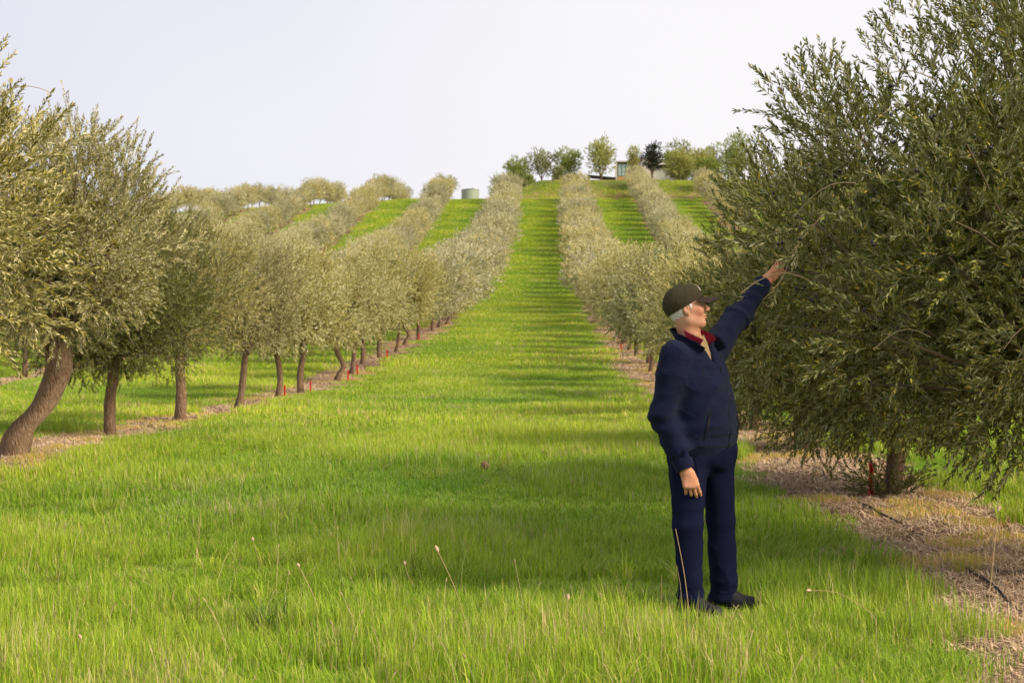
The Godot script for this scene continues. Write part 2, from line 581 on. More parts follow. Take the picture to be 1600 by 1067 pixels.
func olive(x: float, d: float, rank: int, variant: int, scale: float, turn: float, label: String, group: String, trunk := -1, drop := 0.0) -> Node3D:
	var o := thing("olive_tree", label, "olive tree", at(x, d, -0.03), group)
	var list: Array = crowns[RANK[rank]]
	var k := variant % list.size()
	var tk := trunk if trunk >= 0 else variant % 5
	var stem := inst("trunk", trunks[tk][0 if rank < 2 else 1], M.bark, o)
	var top: Vector3 = trunks[tk][2] + Vector3.DOWN * drop
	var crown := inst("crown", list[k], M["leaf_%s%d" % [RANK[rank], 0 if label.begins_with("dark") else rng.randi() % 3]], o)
	var bs := Basis(Vector3.UP, turn).scaled(Vector3(scale, scale, scale))
	var fork: Vector3 = crowns.fork
	crown.transform = Transform3D(bs, top - bs * fork)
	if rank < 2:
		for l in limbs[k % 2]:
			var lo := inst("limb", l, M.bark, o)
			lo.transform = Transform3D(bs, top - bs * fork)
	return o

func build_trees() -> void:
	var fork := Vector3(0, 1.05, 0)
	crowns.fork = fork
	crowns.near = []
	crowns.mid = []
	crowns.far = []
	var near := {"c": Vector3(0, 2.25, 0), "r": Vector3(1.98, 1.62, 1.98), "low": 0.72, "clumps": 84, "clump": 0.46, "fork": fork, "sprigs": 4300, "len": 0.2, "pairs": 10, "ll": 0.06, "lw": 0.0145, "two": true, "tint": 0.15, "fill": 1500}
	for k in 3:
		var P := near.duplicate()
		P.tint = [0.0, 0.3, 0.5][k]
		if k > 0: P.merge({"c": Vector3(0, 2.3, 0), "r": Vector3(1.42, 1.62, 1.42), "clumps": 62, "clump": 0.42, "sprigs": 3300, "fill": 900}, true)
		else: P.merge({"c": Vector3(0, 2.02, 0), "r": Vector3(2.08, 1.8, 2.08), "clumps": 130, "clump": 0.4, "sprigs": 7600, "len": 0.15, "pairs": 8, "ll": 0.054, "lw": 0.0125, "fill": 2600}, true)
		P.low = [0.46, 0.80, 0.80][k]
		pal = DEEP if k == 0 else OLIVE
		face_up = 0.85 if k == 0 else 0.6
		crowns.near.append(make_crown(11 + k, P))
	for k in 4:
		var P := near.duplicate()
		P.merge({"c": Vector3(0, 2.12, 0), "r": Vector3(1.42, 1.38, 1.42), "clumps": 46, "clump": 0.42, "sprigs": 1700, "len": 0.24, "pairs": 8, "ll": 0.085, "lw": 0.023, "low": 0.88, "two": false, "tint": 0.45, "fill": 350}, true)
		crowns.mid.append(make_crown(31 + k, P))
	for k in 4:
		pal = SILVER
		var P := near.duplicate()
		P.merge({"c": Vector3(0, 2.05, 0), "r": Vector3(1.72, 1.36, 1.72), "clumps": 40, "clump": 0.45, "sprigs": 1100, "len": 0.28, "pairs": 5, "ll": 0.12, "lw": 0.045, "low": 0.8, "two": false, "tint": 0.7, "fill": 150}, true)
		crowns.far.append(make_crown(51 + k, P))
	pal = OLIVE
	var paths := [
		[Vector3(0, -0.1, 0), Vector3(0.03, 0.4, 0.02), Vector3(0.0, 0.8, 0), Vector3(0.02, 1.1, 0)],
		[Vector3(0, -0.1, 0), Vector3(-0.02, 0.45, 0.0), Vector3(0.04, 0.8, 0.03), Vector3(0.06, 1.1, 0.05)],
		[Vector3(0, -0.1, 0), Vector3(0.1, 0.4, 0.0), Vector3(0.14, 0.8, 0.0), Vector3(0.2, 1.15, 0)],
		[Vector3(0, -0.1, 0), Vector3(0.14, 0.25, 0.0), Vector3(0.25, 0.45, 0.0), Vector3(0.1, 0.75, 0), Vector3(0.05, 1.1, 0)],
		[Vector3(0, -0.1, 0), Vector3(0.08, 0.4, -0.05), Vector3(0.05, 0.8, -0.03), Vector3(0.0, 1.1, 0)],
		[Vector3(-0.06, -0.1, 0), Vector3(0.0, 0.28, 0), Vector3(0.28, 0.62, 0), Vector3(0.44, 1.0, 0), Vector3(0.42, 1.3, 0)],
		[Vector3(0, -0.1, 0), Vector3(-0.03, 0.4, 0), Vector3(-0.05, 0.8, 0), Vector3(-0.06, 1.05, 0)],
	]
	var rad := [[0.10, 0.075], [0.085, 0.07], [0.085, 0.06], [0.085, 0.065], [0.08, 0.06], [0.17, 0.13], [0.12, 0.10]]
	for k in paths.size():
		trunks.append([make_trunk(paths[k], rad[k][0], rad[k][1], k), make_trunk([paths[k][0], paths[k][2], paths[k][-1]], rad[k][0], rad[k][1], k, 6), paths[k][-1]])
	limbs[0] = make_limbs(fork, 5, 1.0)
	limbs[1] = make_limbs(fork, 17, 0.9)

	# the row left of the lane: the first trees stand where the photograph shows their trunks
	var left := [13.2, 17.3, 20.9, 24.8, 29.3, 33.5, 36.8, 42.5, 45.8]
	var d := 50.0
	while d < 212.0:
		left.append(d)
		d += (4.1 if d < 85.0 else 4.9) + rng.randf_range(-0.3, 0.3)
	var tk := [6, 5, 1, 0, 2, 4, 1, 3, 2]
	for i in left.size():
		var rank := 0 if left[i] < 31.0 else (1 if left[i] < 75.0 else 2)
		var jx := 0.0 if i < 9 else rng.randf_range(-0.2, 0.2)
		var sc := rng.randf_range(0.94, 1.08) if left[i] < 85.0 else rng.randf_range(0.98, 1.28)
		if i < 9: sc = [1.25, 0.86, 0.78, 0.77, 0.74, 0.84, 0.86, 0.84, 0.88][i]
		var what: String = ["silvery olive tree cut off at the front of the row left of the lane", "olive tree with thick leaning gnarled trunk and forked limbs, left of the lane", "olive tree on a straight slim trunk beside the gnarled leaning one", "olive tree on a straight grey trunk that forks low, left of the lane"][i] if i < 4 else "silvery olive tree, %s from the front in the row left of the lane" % word(i + 1)
		olive(ROW_L + jx, left[i], rank, i + 1, sc, rng.randf() * TAU, what, "olive trees in the row left of the lane", tk[i] if i < 9 else -1)
	var right := [9.55, 13.6, 18.0, 22.4]
	d = 26.6
	while d < 212.0:
		right.append(d)
		d += (4.1 if d < 85.0 else 4.9) + rng.randf_range(-0.3, 0.3)
	near_index = used["olive_tree"]
	for i in right.size():
		var rank := 0 if right[i] < 24.0 else (1 if right[i] < 75.0 else 2)
		var sc := rng.randf_range(0.94, 1.06) if right[i] < 85.0 else rng.randf_range(0.98, 1.28)
		var x := ROW_R + (0.0 if i < 4 else rng.randf_range(-0.2, 0.2))
		if i == 0: x = 3.05
		if i < 9: sc = [1.0, 0.88, 0.68, 0.72, 0.78, 0.82, 0.9, 0.96, 1.0][i]
		var what: String = ["dark green olive tree hung with black fruit, touched by the man", "olive tree with red stake and leafy suckers at its foot, right of the man"][i] if i < 2 else "silvery olive tree, %s from the front in the row right of the lane" % word(i + 1)
		olive(x, right[i], rank, [0, 0, 0, 2][i] if i < 4 else i, sc, [0.6, 2.2, 4.0, 5.0][i] if i < 4 else rng.randf() * TAU, what, "olive trees in the row right of the lane", [0, 4, 6, 1][i] if i < 4 else -1, [0.0, 0.36, 0.4, 0.42, 0.3, 0.2, 0.1][i] if i < 7 else 0.0)
	# the other rows: [row, first depth, last depth, words]
	for row in [[-1, 44.0, 216.0, "in the second row left of the lane"], [-2, 118.0, 246.0, "in the third row left of the lane"], [-3, 140.0, 240.0, "in the fourth row left of the lane"], [-4, 165.0, 250.0, "in the fifth row left of the lane"], [-5, 190.0, 248.0, "in the sixth row left of the lane"], [2, 112.0, 220.0, "in the second row right of the lane"], [3, 176.0, 222.0, "in the third row right of the lane"]]:
		d = row[1]
		var i := 0
		while d < row[2]:
			i += 1
			var rank := 1 if d < 75.0 else 2
			olive(ROW_L + ROW_GAP * row[0] + rng.randf_range(-0.2, 0.2), d, rank, rng.randi() % 8, rng.randf_range(0.8, 1.08), rng.randf() * TAU, "silvery olive tree, %s from the front %s" % [word(i), row[3]], "olive trees " + row[3])
			d += (4.1 if d < 85.0 else 4.6) + rng.randf_range(-0.3, 0.3)

# ---------------------------------------------------------------- the man
func s_cap(p: Vector3, a: Vector3, b: Vector3, r1: float, r2: float) -> float:
	var ab := b - a
	var t := clampf((p - a).dot(ab) / ab.length_squared(), 0.0, 1.0)
	return (p - a - ab * t).length() - lerpf(r1, r2, t)

func s_ell(p: Vector3, c: Vector3, r: Vector3) -> float:
	return (((p - c) / r).length() - 1.0) * minf(r.x, minf(r.y, r.z))

func smin(a: float, b: float, k: float) -> float:
	var h := maxf(k - absf(a - b), 0.0) / k
	return minf(a, b) - h * h * k * 0.25

func smax(a: float, b: float, k: float) -> float:
	return -smin(-a, -b, k)

# Surface nets: one vertex in each cell the surface crosses, one quad round each crossed edge.
func nets(b: Buf, sdf: Callable, lo: Vector3, hi: Vector3, cell: float, tint = null) -> void:
	var n := Vector3i(((hi - lo) / cell).ceil()) + Vector3i.ONE
	var val := PackedFloat32Array()
	val.resize(n.x * n.y * n.z)
	val.fill(1.0)
	var B := 6
	var reach := cell * B * 0.87 + cell * 2.0 + 0.012
	var live := []
	for bz in range(0, n.z, B):
		for by in range(0, n.y, B):
			for bx in range(0, n.x, B):
				var m := lo + (Vector3(bx, by, bz) + Vector3.ONE * (B * 0.5)) * cell
				var d: float = sdf.call(m)
				if absf(d) > reach:
					if d < 0.0:
						for z in range(bz, mini(bz + B, n.z)):
							for y in range(by, mini(by + B, n.y)):
								for x in range(bx, mini(bx + B, n.x)):
									val[x + n.x * (y + n.y * z)] = -1.0
					continue
				live.append(Vector3i(bx, by, bz))
				for z in range(bz, mini(bz + B, n.z)):
					for y in range(by, mini(by + B, n.y)):
						for x in range(bx, mini(bx + B, n.x)):
							val[x + n.x * (y + n.y * z)] = sdf.call(lo + Vector3(x, y, z) * cell)
	var at_cell := {}
	var sx := 1
	var sy := n.x
	var sz := n.x * n.y
	var corner := [0, sx, sy, sx + sy, sz, sx + sz, sy + sz, sx + sy + sz]
	var edges := [[0, 1], [2, 3], [4, 5], [6, 7], [0, 2], [1, 3], [4, 6], [5, 7], [0, 4], [1, 5], [2, 6], [3, 7]]
	for blk in live:
		for z in range(blk.z, mini(blk.z + B, n.z - 1)):
			for y in range(blk.y, mini(blk.y + B, n.y - 1)):
				for x in range(blk.x, mini(blk.x + B, n.x - 1)):
					var i: int = x + sy * y + sz * z
					var inside := 0
					for c in corner:
						if val[i + c] < 0.0: inside += 1
					if inside == 0 or inside == 8: continue
					var sum := Vector3.ZERO
					var cnt := 0
					for e in edges:
						var a: float = val[i + corner[e[0]]]
						var c: float = val[i + corner[e[1]]]
						if (a < 0.0) == (c < 0.0): continue
						var t := a / (a - c)
						var p0 := Vector3(e[0] & 1, (e[0] >> 1) & 1, e[0] >> 2)
						var p1 := Vector3(e[1] & 1, (e[1] >> 1) & 1, e[1] >> 2)
						sum += p0.lerp(p1, t)
						cnt += 1
					var p := lo + (Vector3(x, y, z) + sum / cnt) * cell
					var h := cell * 0.5
					var nn := Vector3(sdf.call(p + Vector3(h, 0, 0)) - sdf.call(p - Vector3(h, 0, 0)), sdf.call(p + Vector3(0, h, 0)) - sdf.call(p - Vector3(0, h, 0)), sdf.call(p + Vector3(0, 0, h)) - sdf.call(p - Vector3(0, 0, h))).normalized()
					at_cell[i] = b.put(p, nn, tint.call(p) if tint != null else Color.WHITE)
	for i in at_cell:
		for ax in 3:
			var s: int = [sx, sy, sz][ax]
			var u: int = [sy, sz, sx][ax]
			var w: int = [sz, sx, sy][ax]
			if (val[i] < 0.0) == (val[i + s] < 0.0): continue
			if at_cell.has(i - u) and at_cell.has(i - w) and at_cell.has(i - u - w):
				b.quad(at_cell[i], at_cell[i - u], at_cell[i - u - w], at_cell[i - w])

# joints, in metres from the ground between his feet; x right, y up, z towards the camera
const TF := Vector3(0.76, 0, 0.65) # where the chest faces
const TL := Vector3(0.65, 0, -0.76) # his left
const SHO_R := Vector3(-0.155, 1.355, 0.135)
const ELB_R := Vector3(-0.215, 1.05, 0.15)
const WRI_R := Vector3(-0.105, 0.785, 0.2)
const SHO_L := Vector3(0.085, 1.40, -0.14)
const ELB_L := Vector3(0.225, 1.56, -0.34)
const WRI_L := Vector3(0.385, 1.745, -0.5)
const HIP_R := Vector3(-0.07, 0.87, 0.055)
const KNE_R := Vector3(-0.08, 0.47, 0.12)
const ANK_R := Vector3(-0.062, 0.07, 0.11)
const HIP_L := Vector3(0.075, 0.87, -0.055)
const KNE_L := Vector3(0.112, 0.47, -0.075)
const ANK_L := Vector3(0.128, 0.07, -0.11)
const NECK := Vector3(-0.045, 1.42, 0.0)
const HEAD := Vector3(-0.082, 1.612, 0.01)
const HSC := 0.93
var head_basis: Basis
const TORSO := [[0.80, 0.172, 0.128, 0.0], [0.85, 0.178, 0.135, 0.0], [0.90, 0.200, 0.162, 0.008], [1.0, 0.204, 0.172, 0.014], [1.1, 0.203, 0.170, 0.014], [1.2, 0.203, 0.160, 0.008], [1.3, 0.198, 0.140, 0.0], [1.37, 0.170, 0.118, -0.004], [1.42, 0.115, 0.098, -0.01], [1.46, 0.082, 0.082, -0.012], [1.49, 0.078, 0.078, -0.008]]

func torso(p: Vector3, grow: float) -> float:
	var y := clampf(p.y, TORSO[0][0], TORSO[-1][0])
	var i := 0
	while i < TORSO.size() - 2 and y > TORSO[i + 1][0]: i += 1
	var t: float = smoothstep(0.0, 1.0, (y - TORSO[i][0]) / (TORSO[i + 1][0] - TORSO[i][0]))
	var a := lerpf(TORSO[i][1], TORSO[i + 1][1], t) + grow
	var bb := lerpf(TORSO[i][2], TORSO[i + 1][2], t) + grow
	var c := Vector3(lerpf(0.0, NECK.x, smoothstep(0.85, 1.45, p.y)), 0, 0) + TF * lerpf(TORSO[i][3], TORSO[i + 1][3], t)
	var q := Vector3(p.x, 0, p.z) - c
	var d := (Vector2(q.dot(TL) / a, q.dot(TF) / bb).length() - 1.0) * minf(a, bb)
	return maxf(d, absf(p.y - y) * 1.0 - 0.0 if p.y != y else d)

func fold(p: Vector3, f: float, amp: float) -> float:
	return amp * (noise.get_noise_3d(p.x * f, p.y * f * 0.6, p.z * f) + 0.5 * noise2.get_noise_3d(p.x * f * 2.0, p.y * f * 1.6, p.z * f * 2.0))

# sharp creases: the ridges of a noise
func crease(p: Vector3, fx: float, fy: float, amp: float) -> float:
	var n := noise2.get_noise_3d(p.x * fx + 11.0, p.y * fy, p.z * fx + 5.0)
	return amp * (pow(absf(n) * 2.2, 0.6) - 0.6)

func along(p: Vector3, a: Vector3, b: Vector3) -> float:
	return (p - a).dot(b - a) / (b - a).length_squared()

func sleeve(p: Vector3, s: Vector3, e: Vector3, w: Vector3) -> float:
	var d := smin(s_cap(p, s, e, 0.080, 0.066), s_cap(p, e, w, 0.064, 0.049), 0.05)
	# rings of folds round the elbow and above the cuff
	var t := along(p, e, w)
	var m := exp(-pow((t - 0.05) / 0.35, 2.0)) + 0.7 * exp(-pow((t - 0.8) / 0.18, 2.0))
	d += 0.0042 * m * sin(t * 24.0 + 6.0 * noise.get_noise_3d(p.x * 150.0, p.y * 150.0, p.z * 150.0))
	d = maxf(d, (p - w).dot((w - e).normalized()) - 0.012) # the cuff's open end
	return d

func jacket(p: Vector3) -> float:
	var d := torso(p, 0.0)
	d = smin(d, sleeve(p, SHO_R, ELB_R, WRI_R), 0.045)
	d = smin(d, sleeve(p, SHO_L, ELB_L, WRI_L), 0.045)
	# drag folds from the raised shoulder, gathers above the hem
	d += 0.004 * sin((p.x * 0.8 - p.y * 0.6) * 70.0 + 3.0 * noise.get_noise_3d(p.x * 60.0, p.y * 60.0, p.z * 60.0)) * smoothstep(0.25, 0.0, absf(p.y - 1.22)) * smoothstep(-0.1, 0.05, p.x)
	d += 0.005 * sin(p.y * 55.0 + 6.0 * noise2.get_noise_3d(p.x * 70.0, p.y * 20.0, p.z * 70.0)) * smoothstep(0.12, 0.0, absf(p.y - 0.95))
	return d + fold(p, 70.0, 0.010) + crease(p, 60.0, 120.0, 0.013) + crease(p + Vector3(3, 1, 2), 130.0, 200.0, 0.0065)

func leg(p: Vector3, h: Vector3, k: Vector3, a: Vector3) -> float:
	var d := smin(s_cap(p, h, k, 0.110, 0.076), s_cap(p, k, a, 0.074, 0.068), 0.03)
	var t := along(p, k, a)
	d += 0.006 * sin(t * 24.0 + 4.0 * noise.get_noise_3d(p.x * 90.0, p.y * 60.0, p.z * 90.0)) * (smoothstep(0.6, 1.0, t) + 0.12 * exp(-pow(t / 0.3, 2.0)))
	return d

func trousers(p: Vector3) -> float:
	var d := smin(leg(p, HIP_R, KNE_R, ANK_R), leg(p, HIP_L, KNE_L, ANK_L), 0.03)
	d = smin(d, s_ell(p, Vector3(0.005, 0.86, 0.0), Vector3(0.165, 0.13, 0.14)), 0.05)
	d = maxf(d, 0.045 - p.y)
	d = maxf(d, p.y - 0.93)
	# pressed crease folds falling from the hip
	d += 0.0035 * sin((p.x + p.z) * 60.0 + p.y * 9.0) * smoothstep(0.55, 0.8, p.y)
	return d + fold(p, 70.0, 0.006) + crease(p, 130.0, 60.0, 0.012) + crease(p + Vector3(1, 4, 2), 120.0, 240.0, 0.008) * (0.4 + smoothstep(0.3, 0.08, p.y))

func head(q: Vector3) -> float:
	# q in the head's own frame: x to the nose, y up, z to his right
	var m := Vector3(q.x, q.y, absf(q.z))
	var d := s_ell(q, Vector3(-0.012, 0.032, 0), Vector3(0.100, 0.102, 0.079))
	d = smin(d, s_ell(q, Vector3(0.030, -0.042, 0), Vector3(0.063, 0.078, 0.060)), 0.03)
	d = smin(d, s_cap(m, Vector3(0.0, -0.075, 0.046), Vector3(0.058, -0.106, 0.014), 0.022, 0.021), 0.03) # jaw
	d = smin(d, s_ell(q, Vector3(0.068, -0.104, 0), Vector3(0.021, 0.019, 0.024)), 0.02) # chin
	d = smin(d, s_ell(m, Vector3(0.064, -0.028, 0.038), Vector3(0.026, 0.024, 0.022)), 0.02) # cheek
	d = smin(d, s_cap(m, Vector3(0.088, 0.026, 0.012), Vector3(0.074, 0.024, 0.048), 0.012, 0.010), 0.016) # brow
	d = smax(d, -s_ell(m, Vector3(0.100, 0.002, 0.031), Vector3(0.016, 0.012, 0.017)), 0.012) # socket
	d = smin(d, s_ell(m, Vector3(0.078, 0.001, 0.031), Vector3(0.0125, 0.0115, 0.0125)), 0.004) # lid over the eye
	d = smin(d, s_cap(q, Vector3(0.092, 0.014, 0), Vector3(0.118, -0.030, 0), 0.008, 0.0115), 0.012) # nose
	d = smin(d, s_ell(m, Vector3(0.108, -0.035, 0.010), Vector3(0.011, 0.008, 0.008)), 0.006) # nostril wing
	d = smin(d, s_ell(q, Vector3(0.094, -0.063, 0), Vector3(0.010, 0.0062, 0.020)), 0.008) # upper lip
	d = smin(d, s_ell(q, Vector3(0.092, -0.075, 0), Vector3(0.010, 0.0062, 0.018)), 0.006)
	d = smax(d, -s_cap(m, Vector3(0.106, -0.0692, 0.0), Vector3(0.086, -0.072, 0.024), 0.0025, 0.002), 0.004) # mouth line
	d = smax(d, -s_cap(m, Vector3(0.100, -0.042, 0.021), Vector3(0.086, -0.072, 0.034), 0.002, 0.002), 0.009) # smile fold
	# the ear: a rim round a hollow
	var er := s_ell(m, Vector3(-0.008, -0.008, 0.080), Vector3(0.019, 0.033, 0.010))
	er = smax(er, -s_ell(m, Vector3(-0.003, -0.006, 0.091), Vector3(0.010, 0.017, 0.008)), 0.004)
	er = smin(er, s_ell(m, Vector3(-0.002, -0.036, 0.077), Vector3(0.008, 0.010, 0.007)), 0.006)
	d = smin(d, er, 0.006)
	return d

func head_local(p: Vector3) -> Vector3:
	return head_basis.transposed() * (p - HEAD) / HSC

# A hand as a list of bones: [from, to, radius, radius, blend]
func hand_bones(w: Vector3, fwd: Vector3, thumb: Vector3, curl: Array, side: float, tcurl: float, tout: float) -> Array:
	# fwd runs from wrist to fingers, thumb from the little finger to the thumb; the palm faces fwd x thumb * side
	fwd = fwd.normalized()
	thumb = (thumb - fwd * thumb.dot(fwd)).normalized()
	var palm := fwd.cross(thumb) * side
	var out := []
	out.append([w - fwd * 0.05, w + fwd * 0.015, 0.027, 0.026, 0.02])
	var len := [[0.046, 0.028, 0.022], [0.050, 0.032, 0.023], [0.046, 0.029, 0.022], [0.036, 0.022, 0.019]]
	for k in 4:
		var off := thumb * (0.032 - 0.0205 * k)
		var kn: Vector3 = w + fwd * ([0.092, 0.096, 0.090, 0.080][k]) + off - palm * 0.004
		out.append([w + fwd * 0.012 + off * 0.6, kn, 0.0155, 0.0125, 0.018])
		var dir := (fwd + thumb * (0.09 - 0.06 * k)).normalized()
		var p := kn
		for j in 3:
			var c: float = curl[k] * [0.75, 1.0, 0.7][j]
			dir = (dir * cos(c) + palm * sin(c)).normalized()
			var e := p + dir * float(len[k][j])
			out.append([p, e, 0.0098 - 0.0009 * j, 0.0090 - 0.0010 * j, 0.003 if j else 0.005])
			p = e
			palm = palm if j < 2 else fwd.cross(thumb) * side
			# the curl goes on about the same axis
	var tp := w + fwd * 0.028 + thumb * 0.026 + palm * 0.006
	var td := (fwd * (1.3 - tout * 0.8) + thumb * tout + palm * 0.3).normalized()
	for j in 3:
		var e := tp + td * float([0.042, 0.032, 0.026][j])
		out.append([tp, e, [0.0155, 0.0115, 0.0105][j], [0.0115, 0.0105, 0.0085][j], 0.012 if j == 0 else 0.004])
		tp = e
		td = (td + (fwd * 0.55 - thumb * 0.5 + palm * 0.35) * tcurl).normalized()
	return out

func bones(p: Vector3, list: Array) -> float:
	var d := 1.0
	for k in list:
		d = smin(d, s_cap(p, k[0], k[1], k[2], k[3]), k[4])
	return d

# walks in from outside until it meets the cloth
func on_cloth(sdf: Callable, from: Vector3, dir: Vector3, out := 0.002) -> Vector3:
	var p := from
	for k in 60:
		var d: float = sdf.call(p)
		if d < out or (p - from).length() > 0.5: break
		p += dir * maxf(d * 0.7, 0.0008)
	return p

func build_man(x: float, d: float) -> void:
	var o := thing("person", "grey-haired person in navy jacket, dark trousers and cap reaching up into the olive tree", "person", at(x, d, 0.0))
	head_basis = Basis(Vector3.UP, -0.04) * Basis(Vector3(0, 0, 1), 0.20) * Basis(Vector3.RIGHT, -0.04)
	# hands
	var hr := hand_bones(WRI_R + Vector3(0.004, -0.012, 0.004), Vector3(0.30, -0.92, 0.06), Vector3(0.75, 0.2, -0.05), [0.62, 0.68, 0.74, 0.8], -1.0, 0.5, 0.28)
	var hl := hand_bones(WRI_L + Vector3(0.01, 0.012, -0.008), Vector3(0.157, 0.132, -0.1), Vector3(0.25, -0.75, -0.5), [0.22, 0.30, 0.42, 0.5], 1.0, 0.5, 0.75)
	# the body: one surface, thinner than the clothes where they cover it; head and hands on finer grids of their own
	var b := Buf.new()
	var core := func(p: Vector3) -> float:
		var q := smin(torso(p, -0.022), smin(s_cap(p, SHO_R, ELB_R, 0.055, 0.045), s_cap(p, ELB_R, WRI_R, 0.043, 0.028), 0.03), 0.04)
		q = smin(q, smin(s_cap(p, SHO_L, ELB_L, 0.055, 0.045), s_cap(p, ELB_L, WRI_L, 0.043, 0.028), 0.03), 0.04)
		q = smin(q, s_cap(p, HIP_R, KNE_R, 0.085, 0.06), 0.04)
		q = smin(q, s_cap(p, HIP_L, KNE_L, 0.085, 0.06), 0.04)
		q = smin(q, minf(s_cap(p, KNE_R, ANK_R, 0.058, 0.04), s_cap(p, KNE_L, ANK_L, 0.058, 0.04)), 0.02)
		return q
	nets(b, core, Vector3(-0.34, 0.03, -0.56), Vector3(0.45, 1.44, 0.32), 0.024)
	for i in b.c.size(): b.c[i] = Color(0.42, 0.23, 0.15)
	var face := func(p: Vector3) -> float:
		var q := head_local(p)
		var e := head(q) * HSC
		e = smin(e, s_cap(p, NECK + Vector3(0.0, -0.03, 0.0), HEAD + head_basis * Vector3(-0.022, -0.06, 0) * HSC, 0.064, 0.056), 0.025)
		# cords and creases of the neck
		e += 0.0016 * sin(p.y * 240.0 + p.x * 90.0) * smoothstep(1.54, 1.47, p.y) * smoothstep(-0.06, 0.02, p.x)
		return e
	var skin := func(p: Vector3) -> Color:
		var q := head_local(p)
		var c := Color(0.52, 0.275, 0.19)
		c = c.lerp(Color(0.56, 0.20, 0.13), 0.8 * exp(-pow((q - Vector3(0.06, -0.035, signf(q.z) * 0.045)).length() / 0.032, 2.0)))
		c = c.lerp(Color(0.52, 0.20, 0.14), 0.7 * exp(-pow((q - Vector3(0.125, -0.03, 0)).length() / 0.02, 2.0)))
		c = c.lerp(Color(0.40, 0.15, 0.12), 0.8 * exp(-pow(Vector2(q.x - 0.1, (q.y + 0.069) * 1.6).length() / 0.012, 2.0)))
		if p.y < 1.53: c = c.lerp(Color(0.48, 0.21, 0.13), 0.6)
		var k := noise.get_noise_3d(p.x * 1200.0, p.y * 1200.0, p.z * 1200.0)
		return c * (1.0 + 0.10 * k)
	nets(b, face, Vector3(-0.22, 1.40, -0.12), Vector3(0.07, 1.77, 0.13), 0.0042, skin)
	var knuckle := func(p: Vector3) -> Color:
		return Color(0.52, 0.25, 0.155) * (1.0 + 0.22 * noise.get_noise_3d(p.x * 900.0, p.y * 900.0, p.z * 900.0))
	for h in [[hr, WRI_R], [hl, WRI_L]]:
		var lo: Vector3 = h[1]
		var hi: Vector3 = h[1]
		for k in h[0]:
			lo = lo.min(k[0]).min(k[1])
			hi = hi.max(k[0]).max(k[1])
		var list: Array = h[0]
		nets(b, func(p: Vector3) -> float: return bones(p, list), lo - Vector3.ONE * 0.035, hi + Vector3.ONE * 0.03, 0.0036, knuckle)
	inst("body", b.mesh(), M.skin, o)
	# eyes and brows
	for s in [-1.0, 1.0]:
		b = Buf.new()
		var ec: Vector3 = HEAD + head_basis * Vector3(0.0825, 0.0, 0.031 * s) * HSC
		nets(b, func(p: Vector3) -> float: return (p - ec).length() - 0.0102, ec - Vector3.ONE * 0.014, ec + Vector3.ONE * 0.014, 0.003, func(p: Vector3) -> Color: return Color(0.03, 0.025, 0.02) if (head_basis.transposed() * (p - ec)).x > 0.0083 else Color(0.30, 0.25, 0.21))
		inst("eye", b.mesh(), M.plain, o)
		b = Buf.new()
		var brow := []
		for k in 7:
			var t := k / 6.0
			brow.append(on_cloth(face, HEAD + head_basis * Vector3(0.14 - 0.02 * t, 0.028 - 0.006 * t * t, s * (0.014 + 0.028 * t)) * HSC, head_basis * Vector3.LEFT, 0.001))
		b.tube(brow, [0.002, 0.0035, 0.004, 0.004, 0.0035, 0.003, 0.0015], 6)
		inst("eyebrow", b.mesh(), M.hair, o)
	# hair below the cap: a fringe round the nape and a sideburn, combed lumps
	b = Buf.new()
	var hair := func(p: Vector3) -> float:
		var q := head_local(p)
		var e := s_ell(q, Vector3(-0.013, 0.022, 0), Vector3(0.108, 0.112, 0.0845))
		e += 0.0022 * sin(q.y * 420.0 + q.x * 160.0 + 5.0 * noise.get_noise_3d(q.x * 400.0, q.y * 400.0, q.z * 400.0))
		var front := q.x - (0.030 if q.y > -0.008 else 0.030 + (q.y + 0.008) * 1.4) # the sideburn ends in front of the ear
		if q.y < -0.012: front = maxf(front, q.x + 0.026)
		e = smax(e, front, 0.006)
		e = smax(e, -0.068 - q.y, 0.006)
		e = smax(e, q.y - 0.045, 0.004)
		# cut out round the ear
		e = smax(e, -s_ell(Vector3(q.x, q.y, absf(q.z)), Vector3(-0.006, -0.012, 0.085), Vector3(0.022, 0.034, 0.03)), 0.004)
		return e * HSC
	nets(b, hair, Vector3(-0.23, 1.50, -0.11), Vector3(0.02, 1.70, 0.13), 0.005)
	inst("hair", b.mesh(), M.hair, o)
	# the cap: crown with its band, then the peak, button and the pale stitching above the peak
	b = Buf.new()
	var cap := func(p: Vector3) -> float:
		var q := head_local(p)
		var e := s_ell(q, Vector3(-0.016, 0.028, 0), Vector3(0.117, 0.108, 0.0955))
		e = smin(e, s_ell(q, Vector3(0.040, 0.070, 0), Vector3(0.055, 0.05, 0.06)), 0.03)
		e += 0.0025 * noise.get_noise_3d(q.x * 350.0, q.y * 350.0, q.z * 350.0)
		# six panels meet in shallow seams
		var a := atan2(q.z, q.x + 0.01)
		e += 0.0016 * exp(-pow(sin(a * 3.0) / 0.10, 2.0)) * smoothstep(0.02, 0.06, Vector2(q.x + 0.01, q.z).length())
		var edge := 0.008 + 0.34 * q.x
		e = smax(e, edge - q.y, 0.005)
		return smax(e, -s_ell(q, Vector3(-0.012, 0.024, 0), Vector3(0.106, 0.107, 0.086)), 0.003) * HSC
	nets(b, cap, HEAD + Vector3(-0.17, -0.09, -0.13), HEAD + Vector3(0.15, 0.16, 0.13), 0.0042)
	var cp := inst("cap", b.mesh(), M.cap, o)
	b = Buf.new()
	var top := []
	var under := []
